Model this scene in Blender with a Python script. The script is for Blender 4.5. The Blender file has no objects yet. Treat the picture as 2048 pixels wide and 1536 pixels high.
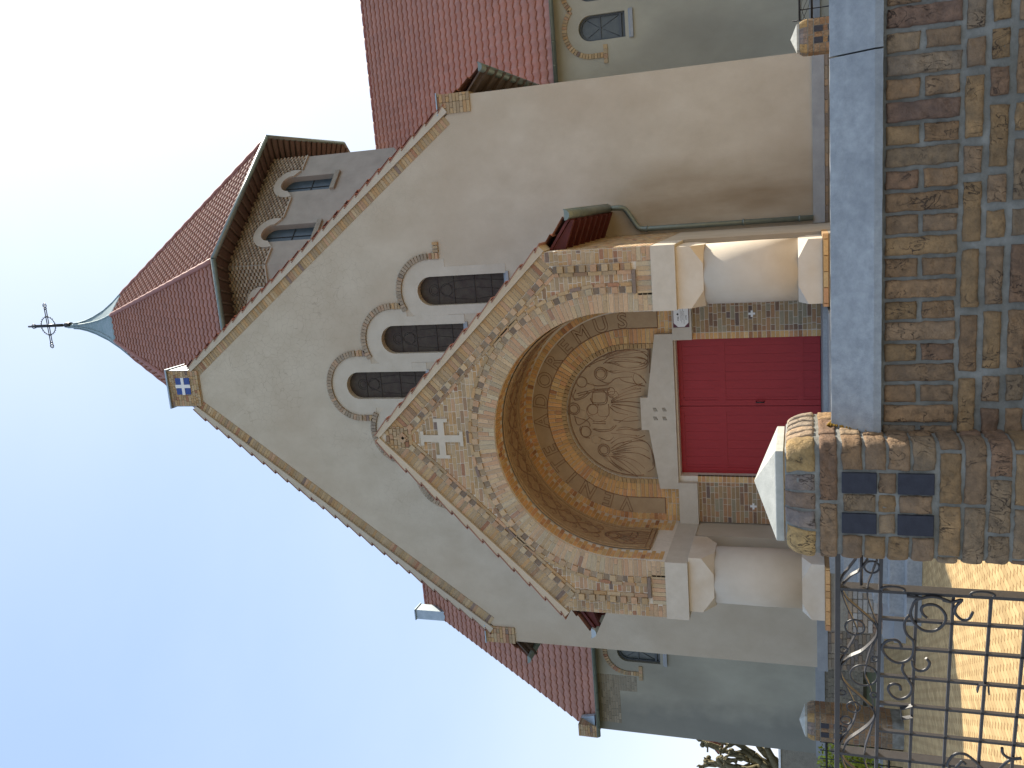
import bpy, math, random
from mathutils import Vector, Matrix, noise as mnoise
R = math.radians
random.seed(7)
SC = bpy.context.scene
COL = SC.collection

# ------------------------------------------------------------------ camera
EYE = 1.42
YAW, PITCH, ROLL, FOCAL = -0.213854, 0.321616, 0.0118995, 1743.6
def camera_axes():
    cy, sy, cp, sp, cr, sr = math.cos(YAW), math.sin(YAW), math.cos(PITCH), math.sin(PITCH), math.cos(ROLL), math.sin(ROLL)
    f = Vector((sy*cp, cy*cp, sp)); r0 = Vector((cy, -sy, 0)); d0 = f.cross(r0)
    return cr*r0 + sr*d0, -sr*r0 + cr*d0, f
_r, _d, _f = camera_axes()
cam_data = bpy.data.cameras.new('camera')
cam = bpy.data.objects.new('camera', cam_data); COL.objects.link(cam)
# the picture was taken with the camera held on its side: image right = down in the world
cam.matrix_world = Matrix(((_d.x, _r.x, -_f.x, 0), (_d.y, _r.y, -_f.y, 0), (_d.z, _r.z, -_f.z, EYE), (0, 0, 0, 1)))
cam_data.sensor_fit = 'HORIZONTAL'; cam_data.sensor_width = 36; cam_data.lens = FOCAL*36/2048
cam_data.clip_start = 0.05; cam_data.clip_end = 3000
SC.camera = cam

# ------------------------------------------------------------------ sky, sun, exposure
SUN_AZ, SUN_EL = R(43), R(40)          # azimuth clockwise from +Y, behind and right of the church
w = bpy.data.worlds.new('World'); SC.world = w; w.use_nodes = True
nt = w.node_tree; bg = nt.nodes['Background']
sky = nt.nodes.new('ShaderNodeTexSky'); sky.sky_type = 'NISHITA'; sky.sun_disc = False
sky.sun_elevation = SUN_EL; sky.sun_rotation = SUN_AZ; sky.air_density = 1.0; sky.dust_density = 3.2; sky.ozone_density = 1.0
L = nt.links
tc = nt.nodes.new('ShaderNodeTexCoord')
def wmath(op, a, b=None, clamp=False):
    n_ = nt.nodes.new('ShaderNodeMath'); n_.operation = op; n_.use_clamp = clamp
    for k, v in enumerate((a, b)):
        if v is None: continue
        if isinstance(v, (int, float)): n_.inputs[k].default_value = v
        else: L.new(v, n_.inputs[k])
    return n_.outputs[0]
# thin bright haze: thickest round the sun and low over the horizon, with faint high cloud
dt = nt.nodes.new('ShaderNodeVectorMath'); dt.operation = 'DOT_PRODUCT'; L.new(tc.outputs['Generated'], dt.inputs[0])
dt.inputs[1].default_value = (math.sin(SUN_AZ)*math.cos(SUN_EL), math.cos(SUN_AZ)*math.cos(SUN_EL), math.sin(SUN_EL))
glow = wmath('POWER', wmath('MAXIMUM', dt.outputs['Value'], 0.0), 6.5)
sp = nt.nodes.new('ShaderNodeSeparateXYZ'); L.new(tc.outputs['Generated'], sp.inputs[0])
low = wmath('POWER', wmath('SUBTRACT', 1.0, wmath('MAXIMUM', sp.outputs['Z'], 0.0), True), 4.0)
mp = nt.nodes.new('ShaderNodeMapping'); mp.inputs['Scale'].default_value = (1, 1, 2.2); L.new(tc.outputs['Generated'], mp.inputs['Vector'])
nz = nt.nodes.new('ShaderNodeTexNoise'); nz.inputs['Scale'].default_value = 1.8; nz.inputs['Detail'].default_value = 6; L.new(mp.outputs[0], nz.inputs['Vector'])
cl = wmath('MULTIPLY', wmath('SUBTRACT', nz.outputs[0], 0.44, True), 0.22)
veil = wmath('ADD', wmath('ADD', wmath('MULTIPLY', glow, 1.0), wmath('MULTIPLY', low, 0.75)), cl, True)
hs_ = nt.nodes.new('ShaderNodeMix'); hs_.data_type = 'RGBA'; hs_.inputs[0].default_value = .8; hs_.inputs[7].default_value = (2.85, 4.0, 5.9, 1); L.new(sky.outputs[0], hs_.inputs[6])
mx = nt.nodes.new('ShaderNodeMix'); mx.data_type = 'RGBA'; mx.inputs[7].default_value = (7.4, 7.5, 7.7, 1)
L.new(veil, mx.inputs[0]); L.new(hs_.outputs[2], mx.inputs[6]); L.new(mx.outputs[2], bg.inputs[0])
bg.inputs[1].default_value = 0.10
sd = bpy.data.lights.new('sun', 'SUN'); sd.energy = 5.0; sd.angle = R(0.5); sd.color = (1.0, 0.93, 0.80)
sun = bpy.data.objects.new('sun', sd); COL.objects.link(sun)
sv = Vector((math.sin(SUN_AZ)*math.cos(SUN_EL), math.cos(SUN_AZ)*math.cos(SUN_EL), math.sin(SUN_EL)))
sun.rotation_euler = sv.to_track_quat('Z', 'Y').to_euler(); sun.location = (10, 30, 40)
SC.view_settings.view_transform = 'Standard'; SC.view_settings.look = 'None'
SC.view_settings.exposure = 0.92; SC.view_settings.gamma = 1; SC.view_settings.use_curve_mapping = False
SC.cycles.max_bounces = 7; SC.cycles.diffuse_bounces = 4
SC.cycles.use_denoising = True

# ------------------------------------------------------------------ materials
def mat(name, c1, c2=None, scale=6.0, rough=0.85, bump=0.0, bscale=None, attr=False, metal=0.0, spec=0.3, stretch=(1,1,1), detail=6, c3=None, s3=0.6, bdist=0.01, coat=0.0, f3=0.5):
    m = bpy.data.materials.new(name); m.use_nodes = True
    n = m.node_tree.nodes; l = m.node_tree.links; b = n['Principled BSDF']
    b.inputs['Roughness'].default_value = rough; b.inputs['Metallic'].default_value = metal
    b.inputs['Specular IOR Level'].default_value = spec; b.inputs['Coat Weight'].default_value = coat
    t = n.new('ShaderNodeTexCoord'); mp = n.new('ShaderNodeMapping'); mp.inputs['Scale'].default_value = stretch
    l.new(t.outputs['Object'], mp.inputs['Vector'])
    nz = n.new('ShaderNodeTexNoise'); nz.inputs['Scale'].default_value = scale; nz.inputs['Detail'].default_value = detail; nz.inputs['Roughness'].default_value = 0.62
    l.new(mp.outputs[0], nz.inputs['Vector'])
    mr = n.new('ShaderNodeMapRange'); mr.inputs['From Min'].default_value = 0.3; mr.inputs['From Max'].default_value = 0.7
    l.new(nz.outputs[0], mr.inputs['Value'])
    mx = n.new('ShaderNodeMix'); mx.data_type = 'RGBA'
    mx.inputs[6].default_value = (*c1, 1); mx.inputs[7].default_value = (*(c2 or c1), 1)
    l.new(mr.outputs[0], mx.inputs[0]); out = mx.outputs[2]
    if c3:
        n3 = n.new('ShaderNodeTexNoise'); n3.inputs['Scale'].default_value = s3; n3.inputs['Detail'].default_value = 5
        l.new(mp.outputs[0], n3.inputs['Vector'])
        m3 = n.new('ShaderNodeMapRange'); m3.inputs['From Min'].default_value = 0.45; m3.inputs['From Max'].default_value = 0.7; m3.inputs['To Max'].default_value = f3
        l.new(n3.outputs[0], m3.inputs['Value'])
        x3 = n.new('ShaderNodeMix'); x3.data_type = 'RGBA'; x3.inputs[7].default_value = (*c3, 1)
        l.new(m3.outputs[0], x3.inputs[0]); l.new(out, x3.inputs[6]); out = x3.outputs[2]
    if attr:
        a = n.new('ShaderNodeAttribute'); a.attribute_name = 'tone'
        mu = n.new('ShaderNodeMix'); mu.data_type = 'RGBA'; mu.blend_type = 'MULTIPLY'; mu.inputs[0].default_value = 1
        l.new(out, mu.inputs[6]); l.new(a.outputs['Color'], mu.inputs[7]); out = mu.outputs[2]
    l.new(out, b.inputs['Base Color'])
    if bump:
        nb = n.new('ShaderNodeTexNoise'); nb.inputs['Scale'].default_value = bscale or scale*4; nb.inputs['Detail'].default_value = 7; nb.inputs['Roughness'].default_value = 0.65
        l.new(mp.outputs[0], nb.inputs['Vector'])
        bp = n.new('ShaderNodeBump'); bp.inputs['Strength'].default_value = bump; bp.inputs['Distance'].default_value = bdist
        l.new(nb.outputs[0], bp.inputs['Height']); l.new(bp.outputs[0], b.inputs['Normal'])
    m['out'] = 1
    return m
def node_out(m):
    n = m.node_tree.nodes; b = n['Principled BSDF']
    return n, m.node_tree.links, b, b.inputs['Base Color'].links[0].from_socket

M = {}
M['plaster'] = mat('plaster', (.48,.415,.32), (.56,.495,.395), scale=2.2, rough=.93, bump=.35, bscale=55, c3=(.43,.345,.25), s3=.35, stretch=(1,1,.75), f3=.7)
M['plaster_light'] = mat('plaster_light', (.485,.43,.345), (.55,.495,.41), scale=3, rough=.9, bump=.2, bscale=40)
M['tower_band'] = mat('tower_band', (.40,.36,.30), (.46,.42,.36), scale=3, rough=.9)
M['plaster_grey'] = mat('plaster_grey', (.36,.335,.265), (.44,.415,.335), scale=1.1, rough=.93, bump=.3, bscale=50, c3=(.24,.225,.185), s3=.45, stretch=(1,1,.6), f3=.7)
M['plaster_tower'] = mat('plaster_tower', (.29,.262,.225), (.36,.325,.28), scale=2, rough=.93, bump=.3, bscale=30)
M['plinth'] = mat('plinth_render', (.28,.29,.30), (.36,.37,.38), scale=4, rough=.9, bump=.2)
M['brick'] = mat('brick', (.80,.80,.80), (1.1,1.08,1.05), scale=38, rough=.88, bump=.5, bscale=120, attr=True, bdist=.004)
M['near_brick'] = mat('near_brick', (.55,.55,.56), (1.22,1.16,1.06), scale=30, rough=.88, bump=1.0, bscale=70, attr=True, c3=(.62,.66,.74), s3=7, bdist=.012, f3=.6, detail=9)
M['mortar'] = mat('mortar', (.60,.54,.45), (.70,.64,.55), scale=20, rough=.95, bump=.3)
M['near_mortar'] = mat('near_mortar', (.17,.165,.145), (.30,.295,.265), scale=17, rough=.95, bump=.9, bscale=70, c3=(.11,.10,.075), s3=5, bdist=.006, f3=.6)
M['stone'] = mat('limestone', (.56,.48,.38), (.64,.57,.47), scale=3.5, rough=.85, bump=.15, bscale=60, c3=(.50,.36,.20), s3=1.6, f3=.35)
M['shaft'] = mat('shaft_stone', (.52,.44,.34), (.58,.50,.40), scale=3, rough=.85, bump=.12, bscale=60, c3=(.50,.40,.28), s3=.9, f3=.3)
M['stone_white'] = mat('white_stone', (.49,.44,.36), (.56,.51,.43), scale=6, rough=.85, bump=.2, bscale=70)
M['concrete'] = mat('coping_concrete', (.25,.26,.265), (.37,.38,.375), scale=26, rough=.9, bump=.8, bscale=150, c3=(.18,.19,.20), s3=2.5, bdist=.004, f3=.6, detail=9)
M['cap'] = mat('cap_concrete', (.36,.355,.31), (.50,.49,.43), scale=16, rough=.88, bump=.5, bscale=120, c3=(.33,.34,.30), s3=5, bdist=.003)
M['tile'] = mat('clay_tile', (.92,.92,.92), (1.06,1.06,1.06), scale=3.0, rough=.6, bump=.15, attr=True, c3=(.82,.82,.84), s3=.5, spec=.4)
M['zinc'] = mat('zinc', (.30,.36,.40), (.40,.46,.50), scale=5, rough=.45, metal=.55, spec=.5)
M['zinc_dark'] = mat('zinc_painted', (.15,.185,.17), (.20,.24,.225), scale=6, rough=.4, metal=.4, spec=.5)
M['verdigris'] = mat('verdigris', (.20,.28,.28), (.30,.36,.38), scale=6, rough=.55, metal=.3)
M['red'] = mat('red_paint', (.29,.011,.015), (.34,.015,.020), scale=5, rough=.5, bump=.15, bscale=30, stretch=(6,1,.6), spec=.4)
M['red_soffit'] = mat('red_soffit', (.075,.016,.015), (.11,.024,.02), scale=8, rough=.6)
M['brown_wood'] = mat('brown_wood', (.085,.06,.048), (.125,.09,.07), scale=8, rough=.7)
M['glass'] = mat('leaded_glass', (.062,.045,.040), (.088,.075,.058), scale=7, rough=.65, bump=.5, bscale=12, spec=.12)
M['glass_grey'] = mat('window_glass', (.06,.07,.07), (.10,.11,.10), scale=5, rough=.3, bump=.2, spec=.5)
M['louver'] = mat('tower_glazing', (.035,.055,.07), (.06,.085,.10), scale=4, rough=.35, spec=.5)
M['lead_paint'] = mat('frame_paint', (.07,.08,.09), (.10,.11,.12), rough=.5)
M['lead'] = mat('lead_line', (.03,.027,.026), rough=.6)
M['tracery'] = mat('tracery', (.050,.040,.034), rough=.7)
M['blue'] = mat('blue_glazed_tile', (.020,.022,.034), (.032,.035,.050), scale=25, rough=.38, spec=.35, bump=.2, bscale=40)
M['blue_bright'] = mat('blue_tile', (.02,.05,.22), (.03,.07,.28), scale=12, rough=.3, spec=.5)
M['white'] = mat('white_paint', (.74,.74,.72), (.80,.80,.78), scale=12, rough=.6)
M['iron'] = mat('iron_paint', (.030,.027,.028), (.044,.040,.040), scale=30, rough=.45, metal=0, spec=.55, bump=.1, bscale=90)
M['black_iron'] = mat('black_iron', (.02,.02,.022), (.04,.04,.04), scale=20, rough=.35, metal=.4)
M['frieze'] = mat('carved_frieze', (.32,.21,.11), (.44,.30,.17), scale=14, rough=.85, bump=.9, bscale=24, bdist=.02)
M['terracotta'] = mat('carved_panel', (.36,.255,.155), (.44,.325,.20), scale=5, rough=.85, bump=.3, bscale=30)
M['incised'] = mat('incised_line', (.22,.12,.065), (.29,.17,.10), scale=12, rough=.9)
M['lichen'] = mat('lichen', (.40,.24,.03), (.30,.17,.03), scale=40, rough=.95, bump=.8)
M['bark'] = mat('bark', (.13,.11,.06), (.22,.19,.11), scale=9, rough=.95, bump=.8, bscale=25, bdist=.03)
M['leaf'] = mat('leaf', (.22,.28,.02), (.38,.42,.04), scale=6, rough=.6)
M['earth'] = mat('earth', (.12,.10,.06), (.09,.11,.04), scale=.5, rough=.95, bump=.4)
M['asphalt'] = mat('asphalt', (.05,.05,.05), (.07,.07,.07), scale=30, rough=.9, bump=.5)
M['rubble'] = mat('rubble', (.33,.30,.24), (.24,.21,.17), scale=6, rough=.95, bump=.8, bdist=.03)
M['render_pink'] = mat('far_render', (.42,.36,.30), (.34,.29,.24), scale=1, rough=.95)

# folded creases of hand moulded bricks
n, l, b, src = node_out(M['near_brick'])
t = n.new('ShaderNodeTexCoord'); mp = n.new('ShaderNodeMapping'); mp.inputs['Scale'].default_value = (17, 17, 10); l.new(t.outputs['Object'], mp.inputs['Vector'])
q1 = n.new('ShaderNodeTexNoise'); q1.inputs['Scale'].default_value = 1; q1.inputs['Detail'].default_value = 5; q1.inputs['Distortion'].default_value = 1.6; l.new(mp.outputs[0], q1.inputs['Vector'])
s1 = n.new('ShaderNodeMath'); s1.operation = 'SUBTRACT'; s1.inputs[1].default_value = .5; l.new(q1.outputs[0], s1.inputs[0])
s2 = n.new('ShaderNodeMath'); s2.operation = 'ABSOLUTE'; l.new(s1.outputs[0], s2.inputs[0])
s3 = n.new('ShaderNodeMapRange'); s3.inputs['From Min'].default_value = .0; s3.inputs['From Max'].default_value = .016; l.new(s2.outputs[0], s3.inputs['Value'])
q2 = n.new('ShaderNodeTexNoise'); q2.inputs['Scale'].default_value = 7; l.new(t.outputs['Object'], q2.inputs['Vector'])
s4 = n.new('ShaderNodeMapRange'); s4.inputs['From Min'].default_value = .40; s4.inputs['From Max'].default_value = .50; l.new(q2.outputs[0], s4.inputs['Value'])
s5 = n.new('ShaderNodeMath'); s5.operation = 'MAXIMUM'; l.new(s3.outputs[0], s5.inputs[0]); l.new(s4.outputs[0], s5.inputs[1])
mx = n.new('ShaderNodeMix'); mx.data_type = 'RGBA'; mx.inputs[6].default_value = (.085,.058,.045,1); l.new(s5.outputs[0], mx.inputs[0]); l.new(src, mx.inputs[7]); l.new(mx.outputs[2], b.inputs['Base Color'])
old = b.inputs['Normal'].links[0].from_socket
bp = n.new('ShaderNodeBump'); bp.inputs['Strength'].default_value = .9; bp.inputs['Distance'].default_value = .006; l.new(s5.outputs[0], bp.inputs['Height']); l.new(old, bp.inputs['Normal']); l.new(bp.outputs[0], b.inputs['Normal'])

# fine crackle in the old render, densest high on the gable
n, l, b, src = node_out(M['plaster'])
t = n.new('ShaderNodeTexCoord'); nzz = n.new('ShaderNodeTexNoise'); nzz.inputs['Scale'].default_value = 1.4; nzz.inputs['Detail'].default_value = 4
vm = n.new('ShaderNodeVectorMath'); vm.operation = 'ADD'; l.new(t.outputs['Object'], nzz.inputs['Vector'])
vs = n.new('ShaderNodeVectorMath'); vs.operation = 'SCALE'; vs.inputs['Scale'].default_value = .55; l.new(nzz.outputs['Color'], vs.inputs[0])
l.new(t.outputs['Object'], vm.inputs[0]); l.new(vs.outputs[0], vm.inputs[1])
vo = n.new('ShaderNodeTexVoronoi'); vo.feature = 'DISTANCE_TO_EDGE'; vo.inputs['Scale'].default_value = 6.5; l.new(vm.outputs[0], vo.inputs['Vector'])
m1 = n.new('ShaderNodeMapRange'); m1.inputs['From Min'].default_value = .004; m1.inputs['From Max'].default_value = .03; m1.inputs['To Min'].default_value = 1; m1.inputs['To Max'].default_value = 0; l.new(vo.outputs['Distance'], m1.inputs['Value'])
nm = n.new('ShaderNodeTexNoise'); nm.inputs['Scale'].default_value = .55; nm.inputs['Detail'].default_value = 3; l.new(t.outputs['Object'], nm.inputs['Vector'])
m2 = n.new('ShaderNodeMapRange'); m2.inputs['From Min'].default_value = .42; m2.inputs['From Max'].default_value = .6; m2.inputs['To Max'].default_value = 1; l.new(nm.outputs[0], m2.inputs['Value'])
sx = n.new('ShaderNodeSeparateXYZ'); l.new(t.outputs['Object'], sx.inputs[0])
m3 = n.new('ShaderNodeMapRange'); m3.inputs['From Min'].default_value = 8; m3.inputs['From Max'].default_value = 11.5; m3.inputs['To Min'].default_value = .0; m3.inputs['To Max'].default_value = .38; l.new(sx.outputs['Z'], m3.inputs['Value'])
a1 = n.new('ShaderNodeMath'); a1.operation = 'MULTIPLY'; l.new(m1.outputs[0], a1.inputs[0]); l.new(m2.outputs[0], a1.inputs[1])
a2 = n.new('ShaderNodeMath'); a2.operation = 'MULTIPLY'; l.new(a1.outputs[0], a2.inputs[0]); l.new(m3.outputs[0], a2.inputs[1])
mx = n.new('ShaderNodeMix'); mx.data_type = 'RGBA'; mx.inputs[7].default_value = (.24,.19,.15,1)
l.new(a2.outputs[0], mx.inputs[0]); l.new(src, mx.inputs[6]); l.new(mx.outputs[2], b.inputs['Base Color'])

# damp dark streak down the far left corner of the transept
n, l, b, src = node_out(M['plaster_grey'])
t = n.new('ShaderNodeTexCoord'); sx = n.new('ShaderNodeSeparateXYZ'); l.new(t.outputs['Object'], sx.inputs[0])
ns = n.new('ShaderNodeTexNoise'); ns.inputs['Scale'].default_value = 1.3; ns.inputs['Detail'].default_value = 6; l.new(t.outputs['Object'], ns.inputs['Vector'])
ad = n.new('ShaderNodeMath'); ad.operation = 'MULTIPLY_ADD'; ad.inputs[1].default_value = 1.2; l.new(ns.outputs[0], ad.inputs[0]); l.new(sx.outputs['X'], ad.inputs[2])
ms = n.new('ShaderNodeMapRange'); ms.inputs['From Min'].default_value = -14.0; ms.inputs['From Max'].default_value = -13.3; ms.inputs['To Min'].default_value = .55; ms.inputs['To Max'].default_value = 0; l.new(ad.outputs[0], ms.inputs['Value'])
xs_ = n.new('ShaderNodeMix'); xs_.data_type = 'RGBA'; xs_.inputs[7].default_value = (.13,.135,.13,1); l.new(ms.outputs[0], xs_.inputs[0]); l.new(src, xs_.inputs[6]); l.new(xs_.outputs[2], b.inputs['Base Color'])
# run-off stain on the gable beside the downpipe
n, l, b, src = node_out(M['plaster'])
t = n.new('ShaderNodeTexCoord'); sx = n.new('ShaderNodeSeparateXYZ'); l.new(t.outputs['Object'], sx.inputs[0])
mp = n.new('ShaderNodeMapping'); mp.inputs['Scale'].default_value = (1.6, 1, .35); l.new(t.outputs['Object'], mp.inputs['Vector'])
ns = n.new('ShaderNodeTexNoise'); ns.inputs['Scale'].default_value = 2; ns.inputs['Detail'].default_value = 7; l.new(mp.outputs[0], ns.inputs['Vector'])
dx = n.new('ShaderNodeMath'); dx.operation = 'ADD'; dx.inputs[1].default_value = .25; l.new(sx.outputs['X'], dx.inputs[0])
ab = n.new('ShaderNodeMath'); ab.operation = 'ABSOLUTE'; l.new(dx.outputs[0], ab.inputs[0])
m1 = n.new('ShaderNodeMapRange'); m1.inputs['From Min'].default_value = .1; m1.inputs['From Max'].default_value = .95; m1.inputs['To Min'].default_value = 1; m1.inputs['To Max'].default_value = 0; l.new(ab.outputs[0], m1.inputs['Value'])
m2 = n.new('ShaderNodeMapRange'); m2.inputs['From Min'].default_value = 5.6; m2.inputs['From Max'].default_value = 4.2; l.new(sx.outputs['Z'], m2.inputs['Value'])
a1 = n.new('ShaderNodeMath'); a1.operation = 'MULTIPLY'; l.new(m1.outputs[0], a1.inputs[0]); l.new(m2.outputs[0], a1.inputs[1])
a2 = n.new('ShaderNodeMath'); a2.operation = 'MULTIPLY'; l.new(a1.outputs[0], a2.inputs[0]); l.new(ns.outputs[0], a2.inputs[1])
xs_ = n.new('ShaderNodeMix'); xs_.data_type = 'RGBA'; xs_.inputs[7].default_value = (.20,.135,.07,1); l.new(a2.outputs[0], xs_.inputs[0]); l.new(src, xs_.inputs[6]); l.new(xs_.outputs[2], b.inputs['Base Color'])

# courtyard paving: long bricks laid on edge, running away from the street
def paving():
    m = mat('brick_paving', (.40,.27,.125), (.50,.36,.18), scale=5, rough=.85)
    n, l, b, src = node_out(m)
    t = n.new('ShaderNodeTexCoord'); sp_ = n.new('ShaderNodeSeparateXYZ'); l.new(t.outputs['Object'], sp_.inputs[0])
    k7 = n.new('ShaderNodeMath'); k7.operation = 'MULTIPLY'; k7.inputs[1].default_value = 6.5; l.new(sp_.outputs['X'], k7.inputs[0])
    mp = n.new('ShaderNodeCombineXYZ'); l.new(sp_.outputs['Y'], mp.inputs['X']); l.new(k7.outputs[0], mp.inputs['Y'])
    br = n.new('ShaderNodeTexBrick'); br.inputs['Scale'].default_value = 1; br.inputs['Brick Width'].default_value = .20; br.inputs['Row Height'].default_value = .40
    br.inputs['Mortar Size'].default_value = .013; br.inputs['Mortar Smooth'].default_value = .5; br.inputs['Color1'].default_value = (.80,.77,.70,1); br.inputs['Color2'].default_value = (1.1,1.08,1.02,1); br.inputs['Mortar'].default_value = (.55,.44,.32,1)
    l.new(mp.outputs[0], br.inputs['Vector'])
    mx = n.new('ShaderNodeMix'); mx.data_type = 'RGBA'; mx.blend_type = 'MULTIPLY'; mx.inputs[0].default_value = 1
    l.new(src, mx.inputs[6]); l.new(br.outputs['Color'], mx.inputs[7]); l.new(mx.outputs[2], b.inputs['Base Color'])
    bp = n.new('ShaderNodeBump'); bp.inputs['Strength'].default_value = 1; bp.inputs['Distance'].default_value = .010; bp.invert = True
    l.new(br.outputs['Fac'], bp.inputs['Height']); l.new(bp.outputs[0], b.inputs['Normal'])
    return m
M['paving'] = paving()

# ------------------------------------------------------------------ mesh helpers
class MB:
    def __init__(s): s.v = []; s.f = []; s.c = []; s.smooth = []
    def face(s, idx, col=(1,1,1), sm=False): s.f.append(tuple(idx)); s.c.append(col); s.smooth.append(sm)
    def pts(s, ps):
        i = len(s.v); s.v += [tuple(p) for p in ps]; return i
    def hexa(s, P, col=(1,1,1), skip=()):
        i = s.pts(P)
        for k, q in enumerate(((0,3,2,1),(4,5,6,7),(0,1,5,4),(1,2,6,5),(2,3,7,6),(3,0,4,7))):
            if k not in skip: s.face([i+j for j in q], col)
    def box(s, a, b, col=(1,1,1)):
        x0,y0,z0 = a; x1,y1,z1 = b
        s.hexa([(x0,y0,z0),(x1,y0,z0),(x1,y1,z0),(x0,y1,z0),(x0,y0,z1),(x1,y0,z1),(x1,y1,z1),(x0,y1,z1)], col)
    def prism(s, F, poly, d0, d1, col=(1,1,1), back=True):
        """poly counter-clockwise seen from the front of frame F; d = distance out of the wall"""
        n = len(poly); i = s.pts([F(a, b, d1) for a, b in poly]); j = s.pts([F(a, b, d0) for a, b in poly])
        s.face(range(i, i+n), col)
        if back: s.face(range(j+n-1, j-1, -1), col)
        for k in range(n):
            m = (k+1) % n; s.face((i+m, i+k, j+k, j+m), col)
    def rect(s, F, x0, x1, z0, z1, d0, d1, col=(1,1,1), back=False): s.prism(F, [(x0,z0),(x1,z0),(x1,z1),(x0,z1)], d0, d1, col, back)
    def tube(s, P, r, n=8, col=(1,1,1), closed=False, caps=True, rs=None):
        P = [Vector(p) for p in P]; N = len(P); rings = []
        up = None
        for k in range(N):
            a = P[(k-1) % N] if (closed or k > 0) else P[k]; b = P[(k+1) % N] if (closed or k < N-1) else P[k]
            t = (b-a).normalized()
            if up is None: up = Vector((0,0,1)) if abs(t.z) < .9 else Vector((1,0,0))
            u = (up - t*up.dot(t))
            if u.length < 1e-5: u = t.orthogonal()
            u.normalize(); up = u; w_ = t.cross(u); rr = rs[k] if rs else r
            rings.append(s.pts([P[k] + (u*math.cos(2*math.pi*q/n) + w_*math.sin(2*math.pi*q/n))*rr for q in range(n)]))
        for k in range(N if closed else N-1):
            a, b = rings[k], rings[(k+1) % N]
            for q in range(n): s.face((a+q, a+(q+1) % n, b+(q+1) % n, b+q), col, True)
        if caps and not closed:
            s.face([rings[0]+n-1-q for q in range(n)], col); s.face([rings[-1]+q for q in range(n)], col)
    def ribbon(s, P, side, w_, t, col=(1,1,1)):
        """flat bar following P, w_ wide along `side`, t thick"""
        P = [Vector(p) for p in P]; side = Vector(side).normalized(); N = len(P); rings = []
        for k in range(N):
            d = (P[min(k+1, N-1)] - P[max(k-1, 0)]).normalized(); nn = d.cross(side).normalized()
            rings.append(s.pts([P[k]+nn*t/2, P[k]+nn*t/2+side*w_, P[k]-nn*t/2+side*w_, P[k]-nn*t/2]))
        for k in range(N-1):
            for q in range(4): s.face((rings[k]+q, rings[k]+(q+1) % 4, rings[k+1]+(q+1) % 4, rings[k+1]+q), col)
        s.face([rings[0]+q for q in (3,2,1,0)], col); s.face([rings[-1]+q for q in (0,1,2,3)], col)
    def lathe(s, c, prof, n=16, col=(1,1,1), a0=0, sm=True):
        rings = [s.pts([(c[0]+r*math.cos(a0+2*math.pi*q/n), c[1]+r*math.sin(a0+2*math.pi*q/n), z) for q in range(n)]) for r, z in prof]
        for a, b in zip(rings, rings[1:]):
            for q in range(n): s.face((a+q, a+(q+1) % n, b+(q+1) % n, b+q), col, sm)
        s.face([rings[0]+n-1-q for q in range(n)], col); s.face([rings[-1]+q for q in range(n)], col)

def link(o, parent=None):
    COL.objects.link(o)
    if parent is not None:
        o.parent = parent
        if parent.type == 'EMPTY': o.matrix_parent_inverse = Matrix.Translation(-parent.location)
    return o
def obj(name, mb, m, parent=None, label=None):
    me = bpy.data.meshes.new(name); me.from_pydata(mb.v, [], mb.f)
    me.polygons.foreach_set('use_smooth', mb.smooth)
    ca = me.color_attributes.new('tone', 'FLOAT_COLOR', 'CORNER'); buf = []
    for c, f in zip(mb.c, mb.f): buf += list((*c, 1)) * len(f)
    ca.data.foreach_set('color', buf); me.materials.append(m); me.update()
    o = link(bpy.data.objects.new(name, me), parent)
    if label: o['label'] = label
    return o
def thing(name, label, cat, loc, group=None):
    o = bpy.data.objects.new(name, None); COL.objects.link(o); o.location = loc; o.empty_display_size = .3
    o['label'] = label; o['category'] = cat
    if group: o['group'] = group
    return o
def frame(o, ux, uz, n):
    o, ux, uz, n = Vector(o), Vector(ux), Vector(uz), Vector(n)
    return lambda a, b, d=0: o + ux*a + uz*b + n*d
def front(y): return frame((0, y, 0), (1,0,0), (0,0,1), (0,-1,0))
def arc(cx, cz, r, a0, a1, n): return [(cx + r*math.cos(R(a0+(a1-a0)*k/n)), cz + r*math.sin(R(a0+(a1-a0)*k/n))) for k in range(n+1)]
def arch(cx, w_, z0, top, n=14):
    """round headed outline, counter-clockwise"""
    r = w_/2; return [(cx-r, z0), (cx+r, z0)] + arc(cx, top-r, r, 0, 180, n)
def panel(name, m, F, outer, holes=(), depth=.3, parent=None, reveal=None, label=None):
    """wall sheet with holes; the holes get reveals `depth` deep"""
    from mathutils.geometry import delaunay_2d_cdt
    P = []; E = []; faces = []
    loops = [outer] + [list(h) for h in holes]
    for lp in loops:
        i = len(P); P += [Vector(p) for p in lp]; k = len(lp); E += [(i+a, i+(a+1) % k) for a in range(k)]
    vs, es, fs, *_ = delaunay_2d_cdt(P, E, [], 0, 1e-6)
    def inside(p, lp):
        c = False
        for (x0, y0), (x1, y1) in zip(lp, lp[1:]+lp[:1]):
            if (y0 > p[1]) != (y1 > p[1]) and p[0] < (x1-x0)*(p[1]-y0)/(y1-y0)+x0: c = not c
        return c
    mb = MB(); i = mb.pts([F(v[0], v[1], 0) for v in vs])
    for f in fs:
        cx = sum(vs[k][0] for k in f)/len(f); cz = sum(vs[k][1] for k in f)/len(f)
        if inside((cx, cz), loops[0]) and not any(inside((cx, cz), h) for h in loops[1:]): mb.face([i+k for k in f])
    for q, lp in enumerate(loops):
        a = mb.pts([F(x, z, 0) for x, z in lp]); b_ = mb.pts([F(x, z, -depth) for x, z in lp]); k = len(lp)
        for e in range(k):
            g = (e+1) % k; mb.face((a+e, a+g, b_+g, b_+e) if q else (a+g, a+e, b_+e, b_+g))
    return obj(name, mb, m, parent, label)

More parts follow.
